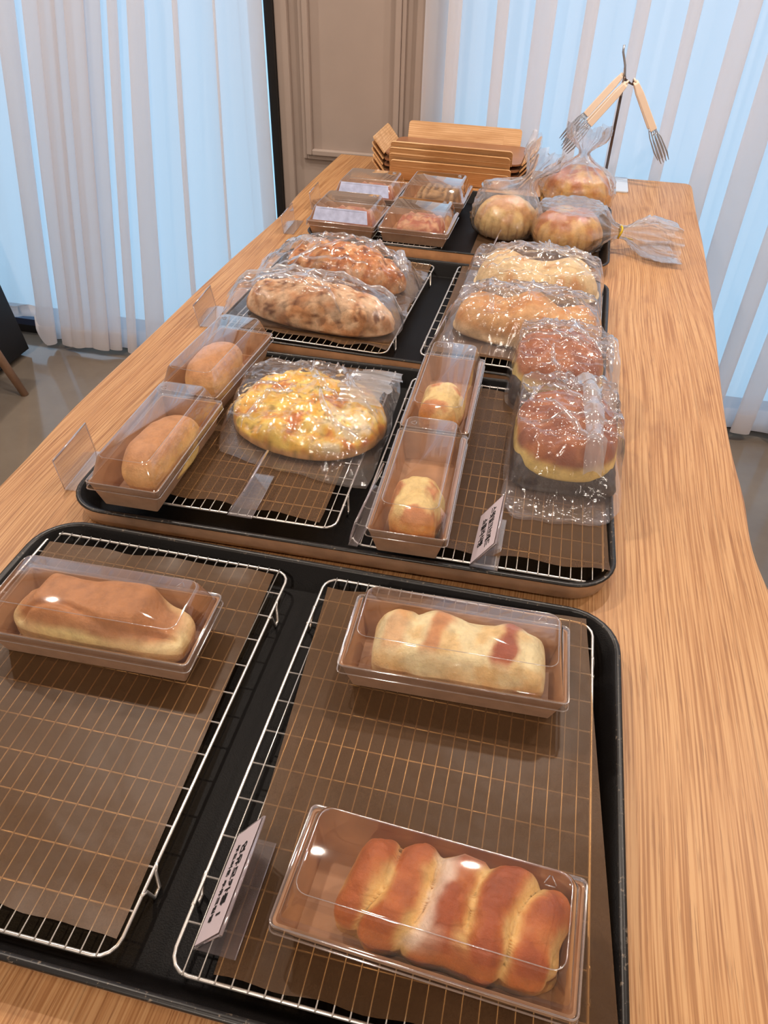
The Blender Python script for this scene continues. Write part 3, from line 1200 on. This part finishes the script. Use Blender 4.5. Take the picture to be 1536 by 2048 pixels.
def colZ(x, y, t, px, py):
    n1 = fbm((x, y, 6), 34, 4)
    n2 = fbm((x, y, 16), 70, 3)
    c = mixc(C3(246, 206, 104), C3(238, 180, 72), sstep(-.3, .3, n2))
    c = mixc(c, C3(224, 140, 64), .85 * sstep(.02, .34, n1))
    c = mixc(c, C3(178, 92, 44), .7 * sstep(.30, .5, n1 + n2 * .35))
    c = mixc(c, C3(242, 224, 196), .7 * sstep(.02, .06, x) * sstep(.1, -.2, n1))
    c = mixc(c, C3(216, 160, 104), sstep(.45, .2, t))
    g = sstep(.012, .004, math.hypot(x - .002, y - .026) + .010 * abs(n2))
    c = mixc(c, C3(104, 104, 54), g * .9)
    g2 = sstep(.40, .5, fbm((x, y, 44), 130, 2))
    return mixc(c, C3(120, 104, 50), g2 * .6)


o = bread('cheese_bread', .200, .165, .036, T_CHEESE, colZ, dispZ, p=2.2, e=.42, nu=130, nv=44)
place(o, -.074, .222, BZ, R(-12), 'round bread topped with melted golden cheese and green herbs')


# dark bottomed buns
def dispK(k):
    def f(x, y, t, px, py):
        crease = -.007 * max(0, 1 - abs(y - .3 * x - .01) / .008) * sstep(.04, .0, abs(x)) if k == 2 else -.005 * max(0, 1 - abs(y - .012) / .010)
        return .004 * fbm((x, y, 4 + k), 20, 3) + crease * sstep(.5, .8, t)
    return f


def colK(k):
    def f(x, y, t, px, py):
        n1 = fbm((x, y, t * .04 + k), 34, 4)
        r = math.hypot(px, py)
        c = mixc(C3(176, 104, 60), C3(146, 76, 42), sstep(-.2, .3, n1))
        return mixc(c, C3(242, 208, 124), sstep(.50, .30, t + n1 * .10))
    return f


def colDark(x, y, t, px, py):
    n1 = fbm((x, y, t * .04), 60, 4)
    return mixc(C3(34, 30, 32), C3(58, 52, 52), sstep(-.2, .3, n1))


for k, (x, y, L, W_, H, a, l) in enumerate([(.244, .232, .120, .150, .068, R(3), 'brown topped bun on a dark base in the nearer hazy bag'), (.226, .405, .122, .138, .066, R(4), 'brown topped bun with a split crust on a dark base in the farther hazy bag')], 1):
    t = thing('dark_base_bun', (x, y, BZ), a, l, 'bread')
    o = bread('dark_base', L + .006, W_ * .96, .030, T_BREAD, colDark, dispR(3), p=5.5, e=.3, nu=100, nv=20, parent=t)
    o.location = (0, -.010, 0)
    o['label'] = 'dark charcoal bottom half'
    o = bread('brown_top', L + .002, W_ * 1.03, H * .78, T_BREAD, colK(k), dispK(k), p=2.5, e=.55, nu=120, nv=34, parent=t)
    o.location = (0, -.004, .016)
    o['label'] = 'domed brown crust with a yellow rim'


# round fluted buns
def dispM(x, y, t, px, py):
    th = math.atan2(y, x)
    return .0045 * abs(math.sin(th * 11)) * sstep(.85, .3, t) + .004 * fbm((x, y, 3), 28, 3)


def colM(k):
    def f(x, y, t, px, py):
        n1 = fbm((x + k, y, t * .05), 34, 4)
        th = math.atan2(y, x)
        base_c = C3(232, 186, 120) if k == 1 else C3(226, 160, 82)
        top_c = C3(206, 146, 86) if k == 1 else C3(188, 108, 50)
        c = mixc(base_c, top_c, sstep(.50, .92, t + n1 * .45))
        if k == 2: c = mixc(c, C3(168, 84, 40), .6 * sstep(.80, 1.0, t + n1 * .3))
        if k == 3: c = mixc(c, C3(236, 190, 116), .7 * sstep(.030, .010, math.hypot(x, y - .012) + .008 * n1))
        c = mixc(c, C3(240, 204, 136), .35 * sstep(.0, -.35, n1))
        c = mixc(c, C3(160, 92, 36), .5 * sstep(.5, .0, abs(math.sin(th * 11))) * sstep(.6, .2, t))
        return c
    return f


BUNS = [(.088, 1.068, .122, .066, 'round fluted bun left of the other two, pale and speckled'), (.226, 1.258, .148, .088, 'round fluted bun farthest back beside the tong stand'), (.218, 1.030, .134, .066, 'round fluted bun nearest, its bag tied with a yellow tie')]
for k, (x, y, dm, H, l) in enumerate(BUNS, 1):
    o = bread('round_bun', dm, dm, H, T_BREAD, colM(k), dispM, p=2.0, e=.55, nu=110, nv=30, base=.25)
    place(o, x, y, .0075, R(20 * k), l, 'bread', 'round fluted buns in tied bags')


# ------------------------------------------------------------------ film bags
def bag(q, breads, label, seed, mat=T_FILM, z0=PZ + .001, tent=.72, wr=.0035, nx=90, ny=64, gap=.004, corner=None, seam=None, wsc=26, round_=.06, creases=9):
    """film pouch: bilinear outline q (FL, FR, BR, BL), top sheet draped over the breads (cx, cy, L, W, Htop, rot)"""
    q = [Vector(p) for p in q]
    cen = sum(q, Vector((0, 0))) / 4
    vs, fs = [], []
    hmax = max(b_[4] for b_ in breads)

    def P(u, v):
        k = (abs(2 * u - 1) * abs(2 * v - 1)) ** 5
        p = (q[0] * (1 - u) + q[1] * u) * (1 - v) + (q[3] * (1 - u) + q[2] * u) * v
        return p + (cen - p) * k * (round_ + .05 * noise.noise(Vector((u * 3, v * 3, seed))))

    def height(p, u, v):
        h = 0
        for (cx, cy, L, W_, H, rot) in breads:
            dx, dy = p.x - cx, p.y - cy
            c, s_ = math.cos(rot), math.sin(rot)
            X, Y = dx * c + dy * s_, -dx * s_ + dy * c
            e2 = (abs(X) / (L / 2 + .006)) ** 2.6 + (abs(Y) / (W_ / 2 + .006)) ** 2.6
            hb = (H + gap) * max(0, 1 - e2) ** .42 if e2 < 1 else 0
            # tent skirt around the bread
            et = max(0, 1.55 - e2 ** .42) / .55
            h = max(h, hb, (H + gap) * tent * min(1, max(0, et)) ** 1.4)
        edge = min(1, min(u, 1 - u) / .07) * min(1, min(v, 1 - v) / .07)
        edge = edge ** .6
        n1 = noise.noise(Vector((p.x * wsc, p.y * wsc, seed)))
        n2 = noise.noise(Vector((p.x * wsc * 2.7 + 9, p.y * wsc * 2.3, seed)))
        n3 = noise.noise(Vector((p.x * wsc * .5, p.y * wsc * 3.0, seed + 5)))
        cre = (1 - min(1, abs(n1) * 3.0)) * wr * 1.5 + (1 - min(1, abs(n2) * 3.2)) * wr * .6 + (1 - min(1, abs(n3) * 3)) * wr * 1.0
        wig = .0022 * (1 + n2)
        return .0015 + (h + cre) * edge + wig * (1 - edge)
    for j in range(ny + 1):
        for i in range(nx + 1):
            u, v = i / nx, j / ny
            p = P(u, v)
            # ragged outline
            wob = .006 * noise.noise(Vector((u * 5, v * 5, seed * 3)))
            d = (p - cen)
            e = max(abs(2 * u - 1), abs(2 * v - 1))
            p = p + d.normalized() * wob * e ** 4
            vs.append((p.x, p.y, z0 + height(p, u, v)))
    for j in range(ny):
        for i in range(nx):
            a = j * (nx + 1) + i
            fs.append((a, a + 1, a + nx + 2, a + nx + 1))
    # underside, sharing the outline
    k0 = len(vs)
    mx, my = 14, 10
    for j in range(my + 1):
        for i in range(mx + 1):
            u, v = i / mx, j / my
            p = P(u, v)
            wob = .006 * noise.noise(Vector((u * 5, v * 5, seed * 3)))
            d = (p - cen)
            e = max(abs(2 * u - 1), abs(2 * v - 1))
            p = p + d.normalized() * wob * e ** 4
            vs.append((p.x, p.y, z0 + .0006))
    for j in range(my):
        for i in range(mx):
            a = k0 + j * (mx + 1) + i
            fs.append((a, a + mx + 1, a + mx + 2, a + 1))
    o = mk('film_bag', vs, fs, mat, None, True)
    tag(o, label, 'bag')
    rnd = random.Random(int(seed * 100))
    cv, cf = [], []  # random whitened strips stand in for glossy highlight bands on creased film
    for q_ in range(creases):
        ang = rnd.uniform(0, PI)
        cu, cv_ = rnd.uniform(.2, .8), rnd.uniform(.15, .85)
        ln = rnd.uniform(.12, .34)
        wd = rnd.uniform(.0030, .0110)
        bend = rnd.uniform(-.08, .08)
        nn, k1 = 22, len(cv)
        for i in range(nn + 1):
            t = i / nn
            u = min(.985, max(.015, cu + ln * (t - .5) * 2 * math.cos(ang) - bend * math.sin(ang) * math.sin(PI * t)))
            v = min(.985, max(.015, cv_ + ln * (t - .5) * 2 * math.sin(ang) + bend * math.cos(ang) * math.sin(PI * t)))
            p = P(u, v)
            w_ = wd * math.sin(PI * min(1, max(0.02, t))) ** .6 + .0004
            nrm = Vector((-math.sin(ang), math.cos(ang)))
            h = z0 + height(p, u, v)
            for k in range(3):
                pp = p + nrm * w_ * (k / 2 - .5)
                cv.append((pp.x, pp.y, h + .0012 + (.003 if k == 1 else 0)))
        for i in range(nn):
            for k in range(2):
                a = k1 + i * 3 + k
                cf.append((a, a + 1, a + 4, a + 3))
    if cv: mk('crease_highlight', cv, cf, T_CREASE, o, True)
    if seam:
        for sm in seam:
            (u0, v0), (u1, v1), wd, lift = sm
            sv, sf = [], []
            nn = 40
            for i in range(nn + 1):
                t = i / nn
                u, v = u0 + (u1 - u0) * t, v0 + (v1 - v0) * t
                p = P(u, v)
                dr = (P(u1, v1) - P(u0, v0)).normalized()
                nn_ = Vector((-dr.y, dr.x))
                for k in range(5):
                    s_ = (k / 4 - .5)
                    pp = p + nn_ * wd * s_ * (1 + .3 * noise.noise(Vector((t * 6, seed, 1))))
                    sv.append((pp.x, pp.y, z0 + height(p, u, v) + lift * (1 - abs(2 * s_) ** 2) + .0012 + .001 * noise.noise(Vector((t * 20, k, seed)))))
            for i in range(nn):
                for k in range(4):
                    a = i * 5 + k
                    sf.append((a, a + 1, a + 6, a + 5))
            so = mk('seam_highlight', sv, sf, T_SEAM, o, True)  # white haze puts the film's reflection into the strip colour
            so['label'] = 'whitened film strip standing in for a highlight on the fold'
    return o


bag([(-.302, .595), (-.018, .602), (-.014, .748), (-.326, .768)], [(-.150, .668, .222, .098, .066, R(-9))], 'clear bag around the farther rustic loaf', 1.3, tent=.62, wr=.004,
    seam=[((.12, .78), (.42, .30), .022, .004), ((.80, .95), (.93, .2), .014, .003)])
bag([(-.300, .470), (-.016, .462), (-.022, .640), (-.330, .590)], [(-.150, .512, .252, .092, .064, R(-8))], 'clear bag around the nearer rustic loaf', 2.7, tent=.62, wr=.0035,
    seam=[((.005, .60), (.985, .46), .012, .006)])  # strip added as the long highlight band across this bag
bag([(.040, .468), (.286, .452), (.291, .655), (.060, .652)], [(.172, .548, .232, .110, .064, R(-4))], 'clear bag around the nearer long bread', 3.9, tent=.7, wr=.0045, mat=T_FILMHAZY)
bag([(.052, .640), (.291, .645), (.291, .835), (.052, .842)], [(.176, .728, .226, .116, .064, R(-3))], 'clear bag around the farther long bread', 4.4, tent=.7, wr=.004, mat=T_FILMHAZY)
bag([(-.165, .128), (.034, .100), (.018, .380), (-.208, .352)], [(-.074, .222, .200, .165, .038, R(-12))], 'crumpled clear bag around the cheese bread', 5.2, tent=.7, wr=.0038, gap=.005,
    seam=[((.87, .97), (.82, .42), .060, .002)])
bag([(.180, .092), (.320, .110), (.302, .330), (.172, .318)], [(.244, .232, .124, .150, .072, R(3))], 'milky bag around the nearer dark based bun', 6.6, round_=.16, mat=T_FILMHAZY, tent=.86, wr=.004,
    seam=[((.66, .995), (.69, .16), .020, .007)], nx=80, ny=90)
bag([(.160, .318), (.312, .300), (.298, .500), (.160, .498)], [(.226, .405, .126, .138, .070, R(4))], 'milky bag around the farther dark based bun', 7.1, round_=.12, mat=T_FILMHAZY, tent=.8, wr=.0035,
    seam=[((.90, .98), (.985, .10), .014, .004)], nx=80, ny=90)


def gather_bag(c, rad, H, direction, neck, tail, label, seed, tie=None, flare=.05, droop=0.0, nring=64):
    """bag round a bun, gathered to a neck and flaring into a free end"""
    c = Vector(c)
    d = Vector(direction).normalized()
    vs, fs = [], []
    prof = []   # (distance along axis, radius factor)
    start = -rad * 1.02
    N = 46
    M = 72
    tot = neck + tail
    for i in range(N + 1):
        s_ = start + (tot - start) * i / N
        if s_ < neck:
            if s_ < rad * .35: r = math.sqrt(max(0, 1 - (min(s_, 0) / (rad * 1.04)) ** 2)) * rad * 1.05
            else:
                t = (s_ - rad * .35) / (neck - rad * .35)
                r = rad * 1.05 * (1 - sstep(0, 1, t)) + .009 * sstep(0, 1, t)
        else:
            t = (s_ - neck) / tail
            r = .009 + flare * sstep(0, .75, t)
        prof.append((s_, max(r, .0006)))
    a = d.cross(Vector((0, 0, 1)))
    if a.length < .2: a = Vector((1, 0, 0)) - d * d.x
    a.normalize()
    b_ = a.cross(d)     # roughly up
    if b_.z < 0: b_ = -b_; a = -a
    pl = random.Random(int(seed * 10)).randint(11, 15)
    for i, (s_, r) in enumerate(prof):
        tight = sstep(rad * .1, neck, s_)
        tl_ = sstep(neck, neck + tail, s_)
        for j in range(M):
            th = 2 * PI * j / M
            pleat = 1 + tight * .20 * math.sin(pl * th + seed + 1.5 * noise.noise(Vector((th, s_ * 20, seed))))
            nz = noise.noise(Vector((math.cos(th) * 3, math.sin(th) * 3, s_ * 40 + seed)))
            nz2 = noise.noise(Vector((math.cos(th) * 8, math.sin(th) * 8, s_ * 90 + seed)))
            rr = r * pleat * (1 + .11 * nz + .075 * nz2) + .004 * (1 - min(1, abs(nz2) * 3))
            fl = 1 - .55 * tl_ if d.z < .5 else 1
            p = c + d * (s_ + .010 * tl_ * nz * 2) + a * math.cos(th) * rr + b_ * math.sin(th) * rr * fl
            if s_ > neck: p.z -= droop * tl_
            if s_ < neck * .9:
                # hug the flat bun: squash to its height
                top = c.z + H * .5 + .006 + rad * 1.2 * sstep(0, neck, s_) * max(d.z, 0) * 2
                p.z = min(p.z, top + .004 * nz2) if d.z < .3 else p.z
            p.z = max(p.z, (.0078 if p.x < .292 and p.y < 1.26 else .0022) + .0015 * (1 + nz))
            vs.append(p)
    for i in range(N):
        for j in range(M):
            p0, p1 = i * M + j, i * M + (j + 1) % M
            fs.append((p0, p1, p1 + M, p0 + M))
    fs.append(tuple(range(M - 1, -1, -1)))
    o = mk('tied_bag', vs, fs, T_FILMTIED, None, True)
    tag(o, label, 'bag', 'tied bags around the round buns')
    # crumpled gather at the neck reads milky
    if tie:
        pts = []
        cc = c + d * neck
        for k in range(24):
            th = 2 * PI * k / 24
            pts.append(cc + a * math.cos(th) * .0115 + b_ * math.sin(th) * .0115 + d * .002 * math.sin(th * 2))
        mb = MB()
        mb.tube(pts, .0022, 6, closed=True)
        mb.tube([cc + b_ * -.009, cc + b_ * -.012 + d * .012 - a * .006, cc + b_ * -.016 + d * .030 - a * .012], .0013, 5)
        mb.build('twist_tie', T_YELLOW, o, True)['label'] = 'yellow twist tie'
    return o


gather_bag((.220, 1.030, .042), .073, .07, (.97, .06, -.03), .101, .115, 'tied clear bag of the nearest bun, its loose end lying on the table', 1.1, tie=True, flare=.052, droop=.012)
gather_bag((.226, 1.262, .046), .076, .08, (.04, .10, 1.0), .078, .050, 'tied clear bag of the farthest bun, gathered upwards', 2.3, flare=.030)
gather_bag((.088, 1.068, .042), .068, .07, (.42, .30, .75), .082, .062, 'tied clear bag of the left bun, its loose end pointing up and back', 3.2, flare=.026)


# ------------------------------------------------------------------ price tag holders
def text_mesh(body, size, parent, M, name='printed_text'):
    cu = D.curves.new(name, 'FONT')
    cu.body = body
    cu.size = size
    cu.align_x = 'CENTER'
    cu.align_y = 'CENTER'
    cu.extrude = .00008
    cu.offset = size * .018
    to = D.objects.new(name, cu)
    COL.objects.link(to)
    dg = bpy.context.evaluated_depsgraph_get()
    me = D.meshes.new_from_object(to.evaluated_get(dg))
    D.objects.remove(to)
    me.materials.clear()
    me.materials.append(T_INK)
    me.transform(M)
    o = D.objects.new(name, me)
    COL.objects.link(o)
    o.parent = parent
    return o


def sign(x, y, z, a, label, L=.078, base=.028, hgt=.036, lean=.022, card=None, edge=True):
    """bent acrylic holder: foot on the liner, face leaning back; long side along local y, near end at 0"""
    t = thing('tag_holder', (x, y, z), a, label, 'tag holder', 'clear bent price tag holders')
    th = .0012
    MB().box((0, 0, 0), (base, L, th)).build('foot_plate', T_ACRYL, t)
    n_ = Vector((hgt, 0, -lean)).normalized() * th
    vs = [(0, 0, th), (lean, 0, hgt), (lean, L, hgt), (0, L, th)]
    vv = [Vector(v) for v in vs] + [Vector(v) + n_ * 1.6 for v in vs]
    MB().add(vv, [(0, 1, 2, 3), (7, 6, 5, 4), (0, 4, 5, 1), (1, 5, 6, 2), (2, 6, 7, 3), (3, 7, 4, 0)]).build('face_plate', T_ACRYL, t)
    mb = MB().tube([(lean + .0007, 0, hgt), (lean + .0007, L, hgt)], .0013, 6)
    mb.tube([(.0, 0, th), (lean, 0, hgt)], .0006, 5)
    mb.tube([(.0, L, th), (lean, L, hgt)], .0006, 5)
    mb.tube([(base, 0, .0006), (base, L, .0006)], .0005, 5)
    mb.build('polished_edge', T_ACRYLEDGE, t, True)
    if card:
        d_ = Vector((lean, 0, hgt)).normalized()
        nn = Vector((-hgt, 0, lean)).normalized()
        o_ = nn * .0007
        c0 = Vector((0, .0015, 0)) + d_ * .0015 + o_
        h2 = math.hypot(lean, hgt) - .003
        vs = [c0, c0 + d_ * h2, c0 + d_ * h2 + Vector((0, L - .003, 0)), c0 + Vector((0, L - .003, 0))]
        vv = vs + [v + nn * .0003 for v in vs]
        cd = MB().add(vv, [(3, 2, 1, 0), (4, 5, 6, 7), (0, 1, 5, 4), (1, 2, 6, 5), (2, 3, 7, 6), (3, 0, 4, 7)]).build('price_card', T_CARD, t)
        X = Vector((0, -1, 0))
        Y = d_
        Z = X.cross(Y)
        for (body, size, fr) in card:
            p = Vector((0, L / 2, 0)) + d_ * h2 * fr + nn * .0013
            M = Matrix(((X.x, Y.x, Z.x, p.x), (X.y, Y.y, Z.y, p.y), (X.z, Y.z, Z.z, p.z), (0, 0, 0, 1)))
            text_mesh(body, size, cd, M)
    return t


sign(.040, -.390, BZ, R(0), 'price tag holder with a white card beside the nearest box', card=[('\uc5f0\uc720\ubaa8\uce74\ub871 1', .0095, .66), ('\ubd80\ub4dc\ub7ec\uc6b4 \uc6b0\uc720\ud06c\ub9bc\ube75', .0062, .36)])
sign(.162, .008, BZ, R(-1), 'price tag holder with a white card in front of the dark based buns', L=.082, card=[('\uc2a4\uc717\ubc00\ud06c\ube0c\ub808\ub4dc', .0100, .68), ('\uc1fc\ucf5c\ub77c\uc2dd\ube75', .0100, .34)])
sign(-.322, .045, .0005, R(4), 'empty clear tag holder on the table left of the long boxes', L=.080, base=.02, hgt=.042, lean=-.004)
sign(-.347, .487, .0005, R(4), 'empty clear tag holder on the table left of the nearer rustic loaf', L=.080, base=.02, hgt=.036, lean=-.006)
sign(-.106, .022, BZ, R(1), 'empty clear tag holder on the liner before the cheese bread')
sign(.034, .008, BZ, R(-2.5), 'empty clear tag holder squeezed against the nearer narrow box', L=.105, base=.010, hgt=.034, lean=.008)
sign(-.357, .935, .0005, R(3), 'empty clear tag holder on the table left of the front sandwich boxes', L=.085, base=.02, hgt=.036, lean=-.004)
sign(-.348, 1.10, .0005, R(3), 'empty clear tag holder on the table left of the back sandwich boxes', L=.080, base=.02, hgt=.036, lean=-.004)
sign(.070, .900, .006, R(-3), 'empty clear tag holder in front of the left round bun', L=.085, base=.016, hgt=.030, lean=.012)
sign(.026, .478, .006, R(-3), 'empty clear tag holder left of the nearer long bread', L=.12, base=.016, hgt=.034, lean=.016)


# ------------------------------------------------------------------ wooden serving trays
def flap(mb, p0, p1, out, h, th=.0035, rr=.008):
    """a bent-up side: bottom edge p0-p1, leaning outwards by 'out' over height h, with rounded top corners"""
    p0, p1, out = Vector(p0), Vector(p1), Vector(out)
    d = (p1 - p0).normalized()
    L = (p1 - p0).length
    upv = Vector((0, 0, h)) + out
    hh = upv.length
    uu = upv.normalized()
    prof = [(0, 0), (L, 0)]
    for k in range(5):
        a = R(90 * k / 4)
        prof.append((L - rr + rr * math.cos(a), hh - rr + rr * math.sin(a)))
    for k in range(5):
        a = R(90 + 90 * k / 4)
        prof.append((rr + rr * math.cos(a), hh - rr + rr * math.sin(a)))
    nn = d.cross(uu).normalized() * th
    A = [p0 + d * x + uu * y for x, y in prof]
    B = [v + nn for v in A]
    n_ = len(A)
    mb.add(A + B, [tuple(range(n_)), tuple(range(2 * n_ - 1, n_ - 1, -1))] + [(i, n_ + i, n_ + (i + 1) % n_, (i + 1) % n_) for i in range(n_)])


T_TRAYBASE = basic('brown_laminate', (150, 104, 74), 0.35, 0, 0.5, var=0.05, vscale=20)


def make_wood_tray():
    t = thing('wooden_serving_tray', (0, 0, 0), 0)
    x0, x1, y0, y1 = -.168, .168, -.088, .088
    v, f = loft([(x1 - x0, y1 - y0, .02, 0), (x1 - x0, y1 - y0, .02, .004)], 4, True, True)
    mk('tray_base', v, f, T_TRAYBASE, t)
    mb = MB()
    flap(mb, (x0 + .020, y0 - .001, .001), (x1 - .020, y0 - .001, .001), (0, -.014, 0), .036)
    mb.build('front_side', T_TRAYWOOD, t, auto=40)
    mb = MB()
    flap(mb, (x1 - .020, y1 + .001, .001), (x0 + .020, y1 + .001, .001), (0, .014, 0), .040)
    mb.build('back_side', T_TRAYWOOD, t, auto=40)
    mb = MB()
    flap(mb, (x0 - .001, y1 - .012, .001), (x0 - .001, y0 + .012, .001), (-.030, 0, 0), .036)
    mb.build('left_side', T_TRAYWOOD, t, auto=40)
    mb = MB()
    flap(mb, (x1 + .001, y0 + .012, .001), (x1 + .001, y1 - .012, .001), (.030, 0, 0), .036)
    mb.build('right_side', T_TRAYWOOD, t, auto=40)
    return t


wt0 = make_wood_tray()
lb = ['wooden serving tray at the bottom of the stack', 'wooden serving tray second from the bottom of the stack', 'wooden serving tray in the middle of the stack', 'wooden serving tray second from the top of the stack', 'wooden serving tray on top of the stack, its brown base showing']
for i in range(5):
    t = wt0 if i == 0 else copy_tree(wt0)
    t.location = (-.080 + .002 * math.sin(i * 2.1), 1.470 + .0015 * math.cos(i * 3), .0015 + i * .0135)
    t.rotation_euler = (0, 0, R(-1.5 + .8 * math.sin(i * 1.7)))
    tag(t, lb[i], 'tray', 'stacked wooden serving trays')

# ------------------------------------------------------------------ tong stand
SX, SY = .294, 1.520
st = thing('tong_stand', (SX, SY, 0.0005), 0, 'slim metal stand with a white base plate and hooks holding tongs', 'stand')
v, f = loft([(.118, .126, .006, 0), (.118, .126, .006, .003)], 3, True, True)
mk('base_plate', v, f, T_WHITEPL, st, loc=(0, -.010, 0))
MB().tube([(0, 0, .003), (0, 0, .236)], .0034, 10).build('pole', T_POLE, st, True)
MB().tube([(0, 0, .236), (-.004, .002, .258), (-.014, .004, .284), (-.015, .004, .298)], .0028, 8).build('top_hook', T_STEEL, st, True)
MB().tube([(0, 0, .232), (.012, -.012, .226), (.020, -.022, .224), (.021, -.024, .236)], .0026, 8).build('side_hook', T_POLE, st, True)


def make_tongs():
    """hangs from the origin along -z; two arms spread along x"""
    t = thing('serving_tongs', (0, 0, 0), 0)
    # bent cream handle loop
    for sx in (-1, 1):
        mb = MB()
        pts = [(sx * .0005, 0, .000), (sx * .006, 0, -.006), (sx * .009, 0, -.030), (sx * .013, 0, -.085), (sx * .0155, 0, -.125)]
        # flat bar section
        A = []
        for k, p in enumerate(pts):
            A.append((Vector(p), .0062 if k < 2 else .0085))
        vs, fs = [], []
        for k, (p, wd) in enumerate(A):
            for (dx, dy) in ((-.0030, -wd), (.0030, -wd), (.0030, wd), (-.0030, wd)): vs.append(p + Vector((dx, dy, 0)))
        for k in range(len(A) - 1):
            for j in range(4): fs.append((k * 4 + j, k * 4 + (j + 1) % 4, k * 4 + 4 + (j + 1) % 4, k * 4 + 4 + j))
        fs += [(3, 2, 1, 0), tuple(len(A) * 4 - 4 + j for j in range(4))]
        mb.add(vs, fs)
        bevel(mb.build('handle_grip', T_SILI, t), .0015, 2, 30)
        mb = MB()
        for dy in (-.0100, -.0035, .0035, .0100):
            mb.tube([(sx * .0155, dy * .5, -.122), (sx * .018, dy, -.150), (sx * .020, dy * 1.15, -.190), (sx * .016, dy * 1.0, -.212)], [.0011, .0015, .0021, .0008], 6)
        mb.tube([(sx * .0165, -.0062, -.134), (sx * .0165, .0062, -.134)], .0014, 6)
        mb.build('slotted_head', T_STEEL, t, True)
    MB().tube([(-.004, 0, -.004), (-.003, 0, .003), (.0, 0, .0055), (.003, 0, .003), (.004, 0, -.004)], .0026, 8).build('spring_bend', T_SILI, t, True)
    return t


tg0 = make_tongs()
TONGS = [((SX - .004, SY + .008, .240), (R(37), 0, R(84)), .90, 'cream handled tongs hanging behind on the left'), ((SX + .006, SY - .016, .226), (R(38), 0, R(96)), .90, 'cream handled tongs hanging in front on the left'), ((SX + .024, SY - .024, .232), (R(33), 0, R(-78)), .94, 'cream handled tongs hanging open on the right')]
for i, (p, e, sc, l) in enumerate(TONGS):
    t = tg0 if i == 0 else copy_tree(tg0)
    t.location = p
    t.rotation_euler = e
    t.scale = (sc, sc, sc)
    tag(t, l, 'tongs', 'tongs on the stand')

# ------------------------------------------------------------------ furniture at far left
t = thing('wooden_chair', (-1.70, 1.06, FZ), R(6), 'wooden chair whose splayed front leg shows at the left edge', 'chair')
MB().box((-.21, -.21, .43), (.21, .21, .455)).build('seat', T_CHAIRWOOD, t)
for sx, sy in ((1, 1), (1, -1), (-1, 1), (-1, -1)):
    MB().tube([(sx * .165, sy * .17, .435), (sx * .19 + (.11 if sx > 0 else 0), sy * .19, .0)], [.020, .012], 12).build('leg', T_CHAIRWOOD, t, True)
MB().box((-.22, -.20, .60), (-.195, .20, .85)).build('backrest', T_CHAIRWOOD, t)
for sy in (-1, 1): MB().box((-.215, sy * .17 - .015, .44), (-.195, sy * .17 + .015, .62)).build('back_post', T_CHAIRWOOD, t)
rot = Matrix.Rotation(R(-9), 3, 'Y')
MB().box((-.045, -.20, 0), (.045, .02, 1.1), rot).build('black_board', T_BLACKPAINT, None, loc=(-1.615, 1.52, FZ + .012))
tag(D.objects['black_board'], 'black upright board leaning beside the curtain at the left edge', 'board')
